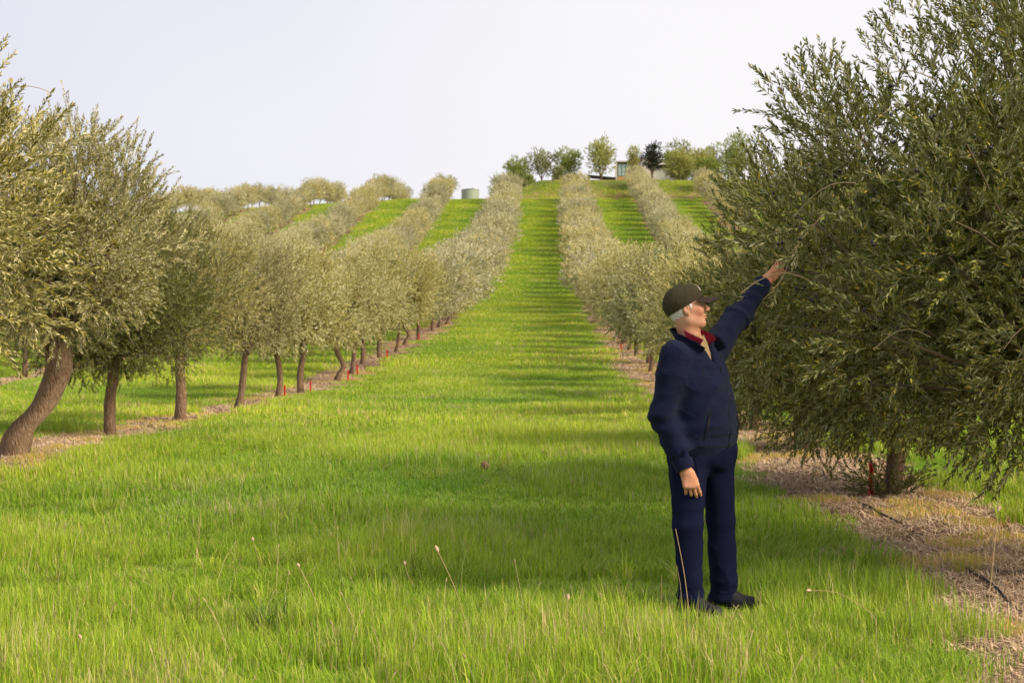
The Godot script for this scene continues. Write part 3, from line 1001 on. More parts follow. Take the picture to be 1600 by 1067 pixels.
	for i in 13:
		var t := i / 12.0 * 2.0 - 1.0
		for j in 7:
			var u := j / 6.0
			var q := Vector3(0.088 - 0.03 * t * t + u * (0.108 - 0.04 * pow(absf(t), 3.0)), 0, t * (0.078 - 0.012 * u * absf(t)))
			q.y = 0.043 - 0.022 * t * t - 0.014 * u - 0.008 * u * u
			top.append(b.put(HEAD + head_basis * (q + Vector3(0, 0.002, 0)) * HSC, head_basis * Vector3(0.1, 1, t * 0.5).normalized()))
			under.append(b.put(HEAD + head_basis * (q - Vector3(0, 0.002, 0)) * HSC, head_basis * Vector3(-0.1, -1, -t * 0.5).normalized()))
	for i in 12:
		for j in 6:
			var k := i * 7 + j
			b.quad(top[k], top[k + 1], top[k + 8], top[k + 7])
			b.quad(under[k], under[k + 1], under[k + 8], under[k + 7])
	for i in 12:
		b.quad(top[i * 7 + 6], under[i * 7 + 6], under[i * 7 + 13], top[i * 7 + 13])
	inst("peak", b.mesh(), M.peak, cp)
	b = Buf.new()
	var btn: Vector3 = on_cloth(cap, HEAD + head_basis * Vector3(-0.012, 0.2, 0) * HSC, head_basis * Vector3.DOWN, 0.0)
	nets(b, func(p: Vector3) -> float: return s_ell(p, btn, Vector3(0.009, 0.006, 0.009)), btn - Vector3.ONE * 0.012, btn + Vector3.ONE * 0.012, 0.003)
	inst("button", b.mesh(), M.cap, cp)
	b = Buf.new()
	var badge := []
	for k in 5:
		badge.append(on_cloth(cap, HEAD + head_basis * Vector3(0.25, 0.104 - 0.006 * k, 0.012 + 0.004 * k) * HSC, head_basis * Vector3(-1, 0, 0), 0.001))
	b.tube(badge, [0.002, 0.003, 0.003, 0.003, 0.002], 6)
	inst("embroidered_badge", b.mesh(), M.pale_cloth, cp)
	# trousers and shoes
	b = Buf.new()
	nets(b, trousers, Vector3(-0.24, 0.03, -0.24), Vector3(0.26, 0.95, 0.26), 0.0075)
	var tr := inst("trousers", b.mesh(), M.trousers, o)
	b = Buf.new()
	var seam := []
	for k in 9:
		var y := 0.88 - k * 0.02
		seam.append(on_cloth(trousers, Vector3(0, y, 0) + TF * 0.4 + TL * 0.01, -TF, -0.001))
	b.tube(seam, [0.002, 0.003, 0.003, 0.003, 0.003, 0.003, 0.003, 0.003, 0.002], 5)
	inst("fly", b.mesh(), M.trousers, tr)
	for f in [[ANK_R, Vector3(0.72, 0, 0.69)], [ANK_L, Vector3(0.93, 0, 0.36)]]:
		b = Buf.new()
		var a: Vector3 = f[0]
		var fd: Vector3 = (f[1] as Vector3).normalized()
		var heel := Vector3(a.x, 0.042, a.z) - fd * 0.045
		var toe := Vector3(a.x, 0.034, a.z) + fd * 0.165
		var shoe := func(p: Vector3) -> float:
			var e := smin(s_cap(p, heel, toe, 0.044, 0.036), s_cap(p, Vector3(a.x, 0.1, a.z), Vector3(a.x, 0.04, a.z) + fd * 0.07, 0.045, 0.042), 0.03)
			e = maxf(e, 0.012 - p.y)
			if p.y < 0.026: e -= 0.003
			return e
		nets(b, shoe, Vector3(minf(heel.x, toe.x) - 0.06, 0.0, minf(heel.z, toe.z) - 0.06), Vector3(maxf(heel.x, toe.x) + 0.06, 0.16, maxf(heel.z, toe.z) + 0.06), 0.0075)
		inst("shoe", b.mesh(), M.shoe, o)
	# the jacket
	b = Buf.new()
	var shell := func(p: Vector3) -> float:
		var e := jacket(p)
		e = maxf(e, 0.835 - p.y + 0.01 * noise.get_noise_2d(p.x * 60.0, p.z * 60.0))
		var near := smoothstep(0.15, 0.10, Vector2(p.x - NECK.x, p.z - NECK.z).length())
		if near > 0.0: e = smax(e, p.y - 1.455 - (p - NECK).dot(TF) * -0.35 - 0.3 * (1.0 - near), 0.01)
		# open at the throat
		var q := p - NECK
		var v := absf(q.dot(TL)) - 0.055 * smoothstep(1.30, 1.47, p.y)
		if q.dot(TF) > 0.02: e = smax(e, -maxf(v, 1.30 - p.y), 0.012)
		return e
	nets(b, shell, Vector3(-0.34, 0.8, -0.6), Vector3(0.47, 1.82, 0.34), 0.0075)
	var jk := inst("jacket", b.mesh(), M.jacket, o)
	# hem band and cuffs
	b = Buf.new()
	var hem := []
	for ring in 4:
		var y: float = [0.838, 0.846, 0.872, 0.880][ring]
		for k in 48:
			var a := TAU * k / 48
			var dir := TF * cos(a) + TL * sin(a)
			hem.append(b.put(on_cloth(jacket, Vector3(0, y, 0) + dir * 0.4, -dir, [0.0, 0.005, 0.005, 0.0][ring]), dir))
	for ring in 3:
		for k in 48:
			b.quad(ring * 48 + k, ring * 48 + (k + 1) % 48, ring * 48 + 48 + (k + 1) % 48, ring * 48 + 48 + k)
	inst("hem_band", b.mesh(), M.jacket, jk)
	for c in [[ELB_R, WRI_R], [ELB_L, WRI_L]]:
		b = Buf.new()
		var ax: Vector3 = (c[1] - c[0]).normalized()
		var u := ax.cross(Vector3.BACK).normalized()
		var w := ax.cross(u)
		for ring in 5:
			var cc: Vector3 = c[1] + ax * float([-0.055, -0.05, -0.01, 0.012, 0.010][ring])
			for k in 24:
				var a := TAU * k / 24
				var dir := u * cos(a) + w * sin(a)
				var rr: float = [0.052, 0.0565, 0.053, 0.049, 0.036][ring] + 0.0025 * noise.get_noise_2d(k * 40.0, ring * 30.0)
				b.put(cc + dir * rr, dir)
		for ring in 4:
			for k in 24:
				b.quad(ring * 24 + k, ring * 24 + (k + 1) % 24, ring * 24 + 24 + (k + 1) % 24, ring * 24 + 24 + k)
		inst("cuff", b.mesh(), M.jacket, jk)
	# zip down the front, two slanted pockets, a shoulder seam
	b = Buf.new()
	var zip := []
	var zr := []
	for k in 22:
		var y := 1.30 - k * 0.0215
		zip.append(on_cloth(jacket, Vector3(0, y, 0) + TF * 0.45 + TL * (0.01 + 0.012 * sin(k * 0.35)), -TF, 0.0))
		zr.append(0.0042)
	b.tube(zip, zr, 6)
	inst("zip", b.mesh(), M.zip, jk)
	for s in [-1.0, 1.0]:
		b = Buf.new()
		var pk := []
		var pr := []
		for k in 9:
			var t := k / 8.0
			var dir: Vector3 = (TF * (0.72 - 0.12 * t) - TL * s * (0.62 + 0.12 * t)).normalized()
			pk.append(on_cloth(jacket, Vector3(0, 1.08 - 0.16 * t, 0) + dir * 0.45, -dir, 0.0))
			pr.append(0.003 + 0.006 * sin(PI * t))
		b.tube(pk, pr, 6)
		inst("pocket_welt", b.mesh(), M.zip, jk)
	# raglan seams from the neck to under each arm
	for s in [-1.0, 1.0]:
		b = Buf.new()
		var rg := []
		var rr2 := []
		for k in 12:
			var t := k / 11.0
			var dir: Vector3 = (TF * lerpf(0.75, 0.62, t) - TL * s * lerpf(0.35, 0.85, t)).normalized()
			rg.append(on_cloth(jacket, Vector3(NECK.x * (1.0 - t), 1.41 - 0.20 * t, 0) + dir * 0.45, -dir, -0.0005))
			rr2.append(0.0022)
		b.tube(rg, rr2, 5)
		inst("seam", b.mesh(), M.zip, jk)
	# stand-up collar of the jacket, folded open, with the red polo collar and the sand shirt inside it
	collar(jk, "collar", M.jacket, 0.090, 0.132, 1.428, 0.078, 2.55, 0.012, 0.40)
	collar(o, "polo_collar", M.red_cloth, 0.072, 0.080, 1.462, 0.052, 2.62, 0.006, 0.22)
	b = Buf.new()
	var front := []
	var under_shirt := func(p: Vector3) -> float: return minf(core.call(p), face.call(p))
	for i in 5:
		for j in 6:
			var t := (i / 4.0 - 0.5)
			var from := NECK + TF * 0.4 + TL * (t * 0.15 * (1.0 - j / 6.0) + 0.012)
			from.y = 1.462 - j * 0.034 - 0.05 * absf(t) * (1.0 - j / 5.0) * -0.6
			front.append(b.put(on_cloth(under_shirt, from, -TF, 0.007), (TF + TL * t).normalized()))
	for i in 4:
		for j in 5:
			b.quad(front[i * 6 + j], front[i * 6 + j + 1], front[i * 6 + j + 7], front[i * 6 + j + 6])
	inst("shirt_front", b.mesh(), M.sand_cloth, o)

# a band of cloth round the neck, open in front; lean tips it outwards, and its front ends fall open
func collar(parent: Node3D, called: String, m: Material, r0: float, r1: float, y0: float, h: float, half: float, thick: float, drop: float) -> void:
	var b := Buf.new()
	var n := 40
	var rows := 7
	var grid := []
	for side in 2:
		for i in n + 1:
			var a := -half + 2.0 * half * i / n
			var dir := -TF * cos(a) + TL * sin(a)
			var fr := pow(absf(a) / half, 3.0)
			for j in rows:
				var u := j / float(rows - 1)
				var rr := lerpf(r0, r1, u) + (0.0 if side == 0 else thick * -0.5) + fr * 0.035 * u
				var y := y0 + h * u * (1.0 - 0.45 * fr) - drop * 0.12 * fr - 0.020 * absf(a) / half
				var p := NECK + dir * rr * Vector3(1.0, 1.0, 0.95)
				p.y = y + 0.003 * noise.get_noise_2d(i * 30.0, j * 20.0 + y0 * 900.0)
				p += TF * 0.008
				grid.append(b.put(p, dir if side == 0 else -dir))
	var w := rows
	var off := (n + 1) * rows
	for i in n:
		for j in rows - 1:
			var k := i * w + j
			b.quad(k, k + 1, k + w + 1, k + w)
			b.quad(off + k, off + k + 1, off + k + w + 1, off + k + w)
		var e := i * w + rows - 1
		b.quad(e, e + w, off + e + w, off + e)
	inst(called, b.mesh(), m, parent)

# ---------------------------------------------------------------- the top of the hill
const GREEN: Array[Color] = [Color(0.150, 0.213, 0.044), Color(0.338, 0.400, 0.088), Color(0.475, 0.450, 0.100), Color(0.375, 0.413, 0.163), Color(0.350, 0.388, 0.125), Color(0.300, 0.350, 0.100)]
const GREY_GREEN: Array[Color] = [Color(0.150, 0.175, 0.062), Color(0.300, 0.312, 0.125), Color(0.413, 0.375, 0.150), Color(0.375, 0.375, 0.213), Color(0.375, 0.375, 0.225), Color(0.312, 0.312, 0.150)]
const YELLOW: Array[Color] = [Color(0.250, 0.275, 0.062), Color(0.475, 0.463, 0.138), Color(0.600, 0.550, 0.125), Color(0.525, 0.500, 0.225), Color(0.500, 0.475, 0.200), Color(0.413, 0.425, 0.138)]
const DARK: Array[Color] = [Color(0.025, 0.035, 0.02), Color(0.05, 0.06, 0.03), Color(0.07, 0.07, 0.03), Color(0.06, 0.07, 0.04), Color(0.05, 0.06, 0.03), Color(0.05, 0.055, 0.03)]

# a tree of the ridge: trunk that splits into limbs, and an open crown of small sprigs
func ridge_tree(called: String, label: String, category: String, x: float, d: float, h: float, w: float, bare: float, palette: Array[Color], sd: int, open: float) -> void:
	var o := thing(called, label, category, at(x, d, -0.1), "trees on the crest of the hill")
	pal = palette
	var fork := Vector3(0.06, h * bare * 0.8, 0.0)
	inst("trunk", make_trunk([Vector3(0, -0.1, 0), Vector3(0.05, fork.y * 0.5, 0), fork], 0.035 * h, 0.022 * h, sd, 7), M.bark, o)
	var r := RandomNumberGenerator.new()
	r.seed = sd
	for k in 4:
		var a := TAU * (k + r.randf() * 0.6) / 4.0
		var e := Vector3(cos(a) * w * 0.3, h * r.randf_range(0.65, 0.85), sin(a) * w * 0.3)
		inst("limb", make_trunk([fork + Vector3.DOWN * 0.1, fork.lerp(e, 0.5) + Vector3(cos(a), 0, sin(a)) * w * 0.08, e], 0.017 * h, 0.006 * h, sd + k, 6), M.bark, o)
	var P := {"c": Vector3(0, h * (1.0 + bare) * 0.5, 0), "r": Vector3(w * 0.5, h * (1.0 - bare) * 0.5, w * 0.5), "low": h * bare, "clumps": int(16 * open + 9), "clump": 0.115 * (w + h * 0.5), "fork": fork, "sprigs": int(1150 * open), "len": 0.34, "pairs": 5, "ll": 0.17, "lw": 0.08, "two": false, "tint": 0.5, "fill": int(90 * open)}
	inst("crown", make_crown(sd, P), M.leaf_far, o)
	pal = OLIVE

func panel(called: String, parent: Node3D, at_: Vector3, size: Vector3, m: Material, turn := 0.0) -> MeshInstance3D:
	var b := Buf.new()
	b.box(Vector3.ZERO, size)
	var o := inst(called, b.mesh(), m, parent, at_)
	o.rotation.y = turn
	return o

func build_ridge() -> void:
	# [name, label, x, d, height, width, bare trunk share, palette, openness]
	var list := [
		["gum_tree", "bushy yellow-green tree at the edge of the bank, first beyond the lane", -5.2, 232.0, 4.9, 3.6, 0.12, GREEN, 1.3],
		["bare_tree", "domed thin grey-green tree with sky showing through, on the bank", -1.7, 233.0, 5.0, 4.1, 0.22, GREY_GREEN, 0.65],
		["round_tree", "round green tree on a short trunk between domed tree and dark roof", 2.2, 233.0, 5.0, 3.6, 0.2, GREEN, 0.95],
		["tall_tree", "tall yellow-green tree standing before the dark low roof", 6.9, 231.0, 6.2, 4.2, 0.22, YELLOW, 1.0],
		["sapling", "slender yellowing tree in front of the glazed wall", 11.5, 229.0, 5.3, 1.4, 0.15, YELLOW, 0.35],
		["dark_tree", "dark irregular tree between the grey curved wall and white wall", 14.2, 230.0, 5.6, 2.6, 0.3, DARK, 0.7],
		["spreading_tree", "broad grey-green tree rising behind the white wall", 19.8, 248.0, 7.4, 5.6, 0.15, GREY_GREEN, 1.5],
		["leaning_tree", "loose green tree just right of the white wall", 17.6, 240.0, 5.4, 3.6, 0.1, GREEN, 1.0],
		["pale_tree", "pale yellow-green tree below the broad grey-green one", 21.8, 236.0, 5.2, 4.0, 0.08, YELLOW, 1.1],
		["round_tree", "smaller grey-green tree right of the broad one", 24.0, 246.0, 6.2, 3.6, 0.15, GREY_GREEN, 1.1],
		["spreading_tree", "large green tree on the crest behind the near olive tree", 27.5, 243.0, 8.0, 5.6, 0.12, GREEN, 1.7],
	]
	var k := 0
	for t in list:
		ridge_tree(t[0], t[1], "tree", t[2], t[3], t[4], t[5], t[6], t[7], 300 + k * 9, t[8])
		k += 1
	for t in [["shrub", "rounded yellow-green shrub at the foot of the white wall", 18.0, 226.0, 4.2, 3.9, 0.02, YELLOW, 1.4], ["shrub", "low green shrub on the bank right of the rounded one", 21.6, 224.0, 3.0, 3.4, 0.02, GREEN, 1.2], ["shrub", "small dark green shrub at the foot of the domed thin tree", -3.6, 230.0, 1.6, 1.5, 0.02, GREEN, 0.5], ["shrub", "small grey shrub under the round green tree", 0.8, 230.0, 2.2, 1.7, 0.02, GREY_GREEN, 0.5]]:
		ridge_tree(t[0], t[1], "shrub", t[2], t[3], t[4], t[5], t[6], t[7], 500 + k * 9, t[8])
		k += 1
	# the house on the terrace
	var y := ground(11.0, 238.0) - 0.2
	var h := thing("house", "low modern house with glazed front, curved grey wall and white wing on the hilltop", "house", Vector3(0, y, -238.0))
	panel("post", h, Vector3(9.35, 1.7, 0.1), Vector3(0.3, 3.9, 0.3), M.render_wall)
	panel("timber_wall", h, Vector3(10.75, 0.75, 0), Vector3(2.35, 1.5, 0.2), M.timber)
	for i in 4:
		panel("pane", h, Vector3(9.93 + i * 0.55, 2.45, 0.0), Vector3(0.49, 1.86, 0.03), M.glass)
	for i in 5:
		panel("mullion", h, Vector3(9.66 + i * 0.55, 2.45, 0.0), Vector3(0.06, 1.9, 0.1), M.dark_frame)
	for i in 2:
		panel("rail", h, Vector3(10.75, 1.54 + i * 1.88, 0.0), Vector3(2.3, 0.07, 0.11), M.dark_frame)
	panel("back_wall", h, Vector3(10.9, 1.8, -4.0), Vector3(3.0, 3.6, 0.2), M.render_wall)
	panel("roof", h, Vector3(10.9, 3.72, -1.9), Vector3(3.1, 0.16, 4.5), M.grey_metal)
	# the curved wall of ribbed metal
	var b := Buf.new()
	var n := 60
	for i in n + 1:
		var a := PI * i / n
		var rr := 1.55 + 0.03 * (1.0 if i % 2 == 0 else -1.0)
		for yy in [0.0, 4.2]:
			b.put(Vector3(-cos(a) * rr, yy, sin(a) * rr), Vector3(-cos(a), 0, sin(a)))
	for i in n: b.quad(i * 2, i * 2 + 2, i * 2 + 3, i * 2 + 1)
	inst("curved_wall", b.mesh(), M.grey_metal, h, Vector3(13.35, 0, -1.2))
	b = Buf.new()
	b.tube([Vector3(0, 4.2, 0), Vector3(0, 4.32, 0)], [1.62, 1.62], 40)
	inst("curved_wall_cap", b.mesh(), M.grey_metal, h, Vector3(13.35, 0, -1.2))
	panel("white_wing", h, Vector3(16.6, 1.35, -1.5), Vector3(3.6, 2.7, 3.0), M.render_wall)
	panel("wing_roof", h, Vector3(17.2, 3.3, -1.4), Vector3(4.6, 0.18, 4.0), M.render_wall)
	panel("wing_fascia", h, Vector3(17.0, 2.95, -0.2), Vector3(4.0, 0.4, 0.2), M.dark_roof)
	b = Buf.new()
	b.box(Vector3.ZERO, Vector3(4.2, 0.18, 4.0), Basis(Vector3.BACK, -0.10))
	inst("veranda_roof", b.mesh(), M.dark_roof, h, Vector3(7.2, 1.35, -0.2))
	panel("veranda_wall", h, Vector3(8.3, 0.8, -1.9), Vector3(1.8, 1.0, 0.15), M.dark_roof)
	panel("veranda_post", h, Vector3(5.3, 0.7, 1.4), Vector3(0.12, 1.9, 0.12), M.render_wall)
	# the water tank behind the crest
	var ty := ground(-12.0, 232.0)
	var tank := thing("water_tank", "pale green round water tank on the crest between two olive rows", "water tank", Vector3(-12.0, ty - 0.1, -232.0))
	b = Buf.new()
	var path := []
	var rad := []
	for i in 25:
		path.append(Vector3(0, i * 0.082, 0))
		rad.append(1.28 + (0.02 if i % 2 == 0 else 0.0))
	b.tube(path, rad, 40)
	inst("wall", b.mesh(), M.tank, tank)
	b = Buf.new()
	b.tube([Vector3(0, 1.97, 0), Vector3(0, 2.03, 0), Vector3(0, 2.22, 0)], [1.33, 1.33, 0.2], 40)
	var lid := inst("lid", b.mesh(), M.tank, tank)
	b = Buf.new()
	b.tube([Vector3(0.4, 2.12, 0), Vector3(0.4, 2.28, 0)], [0.22, 0.22], 16)
	inst("hatch", b.mesh(), M.tank, lid)

# ---------------------------------------------------------------- small things in the grass
func blade(b: Buf, p: Vector3, dir: Vector3, h: float, w: float, droop: float, col: Color) -> void:
	var s := dir.cross(Vector3.UP).normalized()
	var nn := -dir + Vector3.UP * 0.3
	var last := []
	for k in 5:
		var t := k / 4.0
		var q := p + Vector3.UP * h * (t - droop * t * t * 0.6) + dir * h * droop * t * t
		var ww := w * (1.0 - t * t) * 0.5
		if k == 4:
			b.tri(last[0], last[1], b.put(q, nn, col))
		else:
			var now := [b.put(q - s * ww, nn, col), b.put(q + s * ww, nn, col)]
			if k > 0: b.quad(last[0], last[1], now[1], now[0])
			last = now

func tuft(label: String, x: float, d: float, count: int, h: float, spread: float, cols: Array, sd: int) -> void:
	var r := RandomNumberGenerator.new()
	r.seed = sd
	var b := Buf.new()
	for i in count:
		var a := r.randf() * TAU
		var q := Vector3(cos(a), 0, sin(a)) * sqrt(r.randf()) * spread
		blade(b, q + Vector3.DOWN * 0.01, Vector3(cos(a + r.randf_range(-0.7, 0.7)), 0, sin(a + r.randf_range(-0.7, 0.7))).normalized(), h * r.randf_range(0.5, 1.15), r.randf_range(0.004, 0.008), r.randf_range(0.15, 0.95), (cols[0] as Color).lerp(cols[1], r.randf()))
	var o := inst(numbered("grass_tuft"), b.mesh(false), M.grass, self, at(x, d))
	tag(o, label, "grass tuft", "tufts that stand out of the grass")

func stalk(label: String, x: float, d: float, pts: Array, head: float, sd: int) -> void:
	var r := RandomNumberGenerator.new()
	r.seed = sd
	var o := thing("seed_stalk", label, "dry stalk", at(x, d), "dry stalks standing in the grass")
	var c := Curve3D.new()
	c.add_point(Vector3(0, -0.02, 0))
	var all := [Vector3.ZERO]
	for p in pts: all.append(Vector3(p.x, p.y, r.randf_range(-0.04, 0.04)))
	for k in range(1, all.size()):
		var tan: Vector3 = ((all[mini(k + 1, all.size() - 1)] as Vector3) - (all[k - 1] as Vector3)) * 0.2
		c.add_point(all[k], -tan, tan)
	var path := []
	var rad := []
	for k in 14:
		path.append(c.sample_baked(c.get_baked_length() * k / 13.0, true))
		rad.append(lerpf(0.0021, 0.0011, k / 13.0))
	var b := Buf.new()
	var col := Color(0.52, 0.38, 0.20).lerp(Color(0.36, 0.24, 0.13), r.randf())
	b.tube(path, rad, 5, col)
	inst("stem", b.mesh(), M.dry_stem, o)
	if head > 0.0:
		b = Buf.new()
		var e: Vector3 = path[13]
		var dir: Vector3 = (e - path[12]).normalized()
		b.tube([e - dir * 0.004, e + dir * head * 0.25, e + dir * head * 0.6, e + dir * head], [0.002, 0.0085, 0.0075, 0.002], 7, Color(0.50, 0.36, 0.24))
		inst("seed_head", b.mesh(), M.dry_stem, o)

func stake(label: String, x: float, d: float, turn: float, tilt: float) -> void:
	var o := thing("marker_stake", label, "stake", at(x, d, 0.02), "red plastic stakes at the feet of the trees")
	var b := Buf.new()
	for s in [-1.0, 1.0]:
		b.box(Vector3(0.013 * s, 0.09, 0), Vector3(0.009, 0.34, 0.022))
	b.box(Vector3(0, 0.135, -0.008), Vector3(0.019, 0.25, 0.004))
	b.box(Vector3(0, 0.268, 0.003), Vector3(0.039, 0.018, 0.03))
	var m := inst("stake_body", b.mesh(), M.stake, o)
	m.rotation = Vector3(0, turn, tilt)

func build_details() -> void:
	# red stakes by the trunks
	stake("red stake beside the trunk with leafy suckers, right of the man", 2.68, 13.5, 0.15, 0.0)
	var sp := [[24.8, "third"], [29.3, "fifth"], [33.5, "sixth"], [36.8, "seventh"], [42.5, "eighth"], [45.8, "ninth"], [54.0, "eleventh"], [58.2, "twelfth"], [66.4, "fourteenth"], [74.6, "sixteenth"]]
	for k in sp.size():
		if k in [0, 1, 7, 9]: continue
		stake("red stake at the foot of the %s olive tree left of the lane" % sp[k][1], ROW_L + 0.28 + 0.1 * sin(k * 2.0), sp[k][0] - 0.15, 0.1 * k, 0.06 * sin(k * 3.0))
	stake("red stake under the olive row right of the lane, behind the man", 2.5, 58.0, 0.2, 0.15)
	# tufts and stalks
	tuft("yellow-green grass tuft alone on the bare strip at right", 2.50, 9.73, 70, 0.17, 0.09, [Color(0.30, 0.34, 0.04), Color(0.52, 0.46, 0.10)], 1)
	tuft("dark green wiry grass tuft low at left", -1.42, 7.91, 150, 0.24, 0.13, [Color(0.06, 0.12, 0.02), Color(0.13, 0.22, 0.03)], 2)
	tuft("bright green grass clump bulging over the edge of the strip", 1.95, 10.0, 320, 0.22, 0.26, [Color(0.16, 0.30, 0.02), Color(0.30, 0.45, 0.04)], 3)
	tuft("ragged green tuft with dry blades in the middle of the lane", -1.02, 11.4, 160, 0.22, 0.2, [Color(0.14, 0.24, 0.03), Color(0.50, 0.46, 0.16)], 4)
	tuft("dark tuft with dry straws at the man's heels", 0.42, 8.6, 200, 0.2, 0.22, [Color(0.07, 0.13, 0.02), Color(0.34, 0.33, 0.12)], 5)
	tuft("tall green tuft beside the strip near the gnarled trunk", -4.6, 15.6, 260, 0.24, 0.3, [Color(0.14, 0.27, 0.02), Color(0.28, 0.40, 0.04)], 6)
	var st := [
		["tall dry stalk leaning left with pale head, in the lane foreground", -0.342, 7.194, [Vector2(-0.049, 0.173), Vector2(-0.095, 0.345), Vector2(-0.178, 0.512)], 0.03],
		["straight dry stalk with pale head, left of the man's feet", 0.059, 7.067, [Vector2(0.003, 0.170), Vector2(0.008, 0.325)], 0.022],
		["bent dry stalk arching left over the grass, right of the man", 1.471, 7.326, [Vector2(0.006, 0.147), Vector2(-0.023, 0.220), Vector2(-0.158, 0.299), Vector2(-0.290, 0.316)], 0.02],
		["upright dry stalk just left of the man's near shoe", 0.543, 7.984, [Vector2(0.0, 0.144), Vector2(0.0, 0.287)], 0.0],
		["dry stalk rising in front of the man's near trouser leg", 0.701, 8.1, [Vector2(-0.036, 0.263), Vector2(-0.082, 0.500)], 0.0],
		["tallest dry stalk at the edge of the bare strip", 1.861, 6.944, [Vector2(0.031, 0.389), Vector2(0.072, 0.733)], 0.02],
		["short reddish stalk right of the man's far shoe", 1.051, 7.984, [Vector2(-0.010, 0.112), Vector2(-0.019, 0.195)], 0.0],
		["short stalk with head in the near left corner", -1.963, 6.873, [Vector2(-0.041, 0.085), Vector2(-0.082, 0.181)], 0.022],
		["dry stalk curving left beside the dark wiry tuft", -1.151, 7.905, [Vector2(-0.025, 0.158), Vector2(-0.070, 0.253), Vector2(-0.120, 0.323)], 0.02],
		["thin stalk with small head left of the dark wiry tuft", -1.725, 9.501, [Vector2(-0.046, 0.133), Vector2(-0.076, 0.217)], 0.02],
		["dry stalk leaning left below the tuft at the man's heels", 0.375, 7.752, [Vector2(-0.016, 0.155), Vector2(-0.062, 0.264)], 0.0],
		["thin upright stalk right of the bent arching one", 1.571, 7.326, [Vector2(-0.003, 0.1), Vector2(-0.006, 0.205)], 0.0],
		["thin stalk leaning left in the middle of the lane", -0.732, 8.969, [Vector2(-0.072, 0.090), Vector2(-0.100, 0.172)], 0.018],
		["tall thin straight stalk at left of the lane", -2.223, 9.852, [Vector2(0.024, 0.276), Vector2(0.032, 0.473)], 0.0],
		["pale stalk at the right edge over the bare strip", 2.017, 6.944, [Vector2(-0.019, 0.278), Vector2(-0.056, 0.444)], 0.0],
	]
	for k in st.size(): stalk(st[k][0], st[k][1], st[k][2], st[k][3], st[k][4], 700 + k)
	# more dry stems than anyone would count
	var r := RandomNumberGenerator.new()
	r.seed = 44
	var spots := []
	for i in 620:
		var d := 5.5 + 20.0 * pow(r.randf(), 1.5)
		var x := r.randf_range(-0.36, 0.32) * d
		if noise2.get_noise_2d(x * 6.0, d * 6.0) + r.randf() * 0.5 < 0.12 or strip(x, d) > 0.2: continue
		spots.append([Transform3D(Basis(Vector3.UP, r.randf() * TAU) * Basis(Vector3.RIGHT, r.randf_range(-0.35, 0.35)) * Basis().scaled(Vector3.ONE * r.randf_range(0.45, 1.05)), at(x, d, -0.01)), Color(1, 1, 1) * r.randf_range(0.75, 1.1)])
	var b := Buf.new()
	b.tube([Vector3.ZERO, Vector3(0.01, 0.12, 0), Vector3(0.035, 0.24, 0), Vector3(0.075, 0.33, 0)], [0.0016, 0.0014, 0.0012, 0.0008], 4, Color(0.54, 0.44, 0.24))
	b.tube([Vector3(0.075, 0.33, 0), Vector3(0.081, 0.34, 0), Vector3(0.09, 0.352, 0)], [0.0015, 0.0035, 0.001], 5, Color(0.42, 0.30, 0.18))
	var dry := Node3D.new()
	dry.name = "dry_grass"
	add_child(dry)
	tag(dry, "thin dry seed stems scattered through the green grass", "dry grass", "", "stuff")
	scatter("stems", b.mesh(), M.dry_stem, spots, dry)
	var long_tuft := Buf.new()
	for i in 46:
		var a := r.randf() * TAU
		blade(long_tuft, Vector3(cos(a), 0, sin(a)) * sqrt(r.randf()) * 0.08, Vector3(cos(a + r.randf_range(-0.9, 0.9)), 0, sin(a + r.randf_range(-0.9, 0.9))).normalized(), r.randf_range(0.1, 0.27), r.randf_range(0.003, 0.006), r.randf_range(0.2, 1.0), Color(0.15, 0.27, 0.015).lerp(Color(0.46, 0.52, 0.06), r.randf()) if r.randf() < 0.86 else Color(0.55, 0.44, 0.22))
	spots = []
	for i in 900:
		var d := 5.2 + 24.0 * pow(r.randf(), 1.4)
		var x := r.randf_range(-0.38, 0.34) * d
		if noise.get_noise_2d(x * 11.0 + 20.0, d * 11.0) + r.randf() * 0.7 < 0.25 or strip(x, d) > 0.0 or Vector2(x - 0.83, d - 8.5).length() < 0.4: continue
		var t := r.randf_range(0.55, 1.25)
		spots.append([Transform3D(Basis(Vector3.UP, r.randf() * TAU).scaled(Vector3.ONE * r.randf_range(0.6, 1.25)), at(x, d, -0.01)), Color(t, t, t)])
	scatter("blades", long_tuft.mesh(false), M.grass, spots, get_node("grass"))
	# a clod of earth, and the drip hose half buried in the strip
	b = Buf.new()
	nets(b, func(p: Vector3) -> float: return s_ell(p, Vector3(0, 0.05, 0), Vector3(0.042, 0.05, 0.035)) + 0.02 * noise.get_noise_3d(p.x * 500.0, p.y * 500.0, p.z * 500.0), Vector3(-0.11, -0.03, -0.1), Vector3(0.11, 0.16, 0.1), 0.012)
	tag(inst("earth_clod", b.mesh(), M.clod, self, at(-0.67, 15.75)), "small brown clod of earth in the middle of the lane", "clod")
	var path := []
	var rad := []
	for k in 60:
		var d := 5.8 + k * 0.25
		path.append(at(2.52 + 0.05 * sin(d * 1.3) + 0.02 * sin(d * 5.0), d, 0.016 + 0.022 * sin(d * 2.1 + 0.9)))
		rad.append(0.0085)
	b = Buf.new()
	b.tube(path, rad, 8)
	tag(inst("drip_hose", b.mesh(), M.hose, self), "thin black drip hose half buried in the bare strip", "hose")
	near_tree()

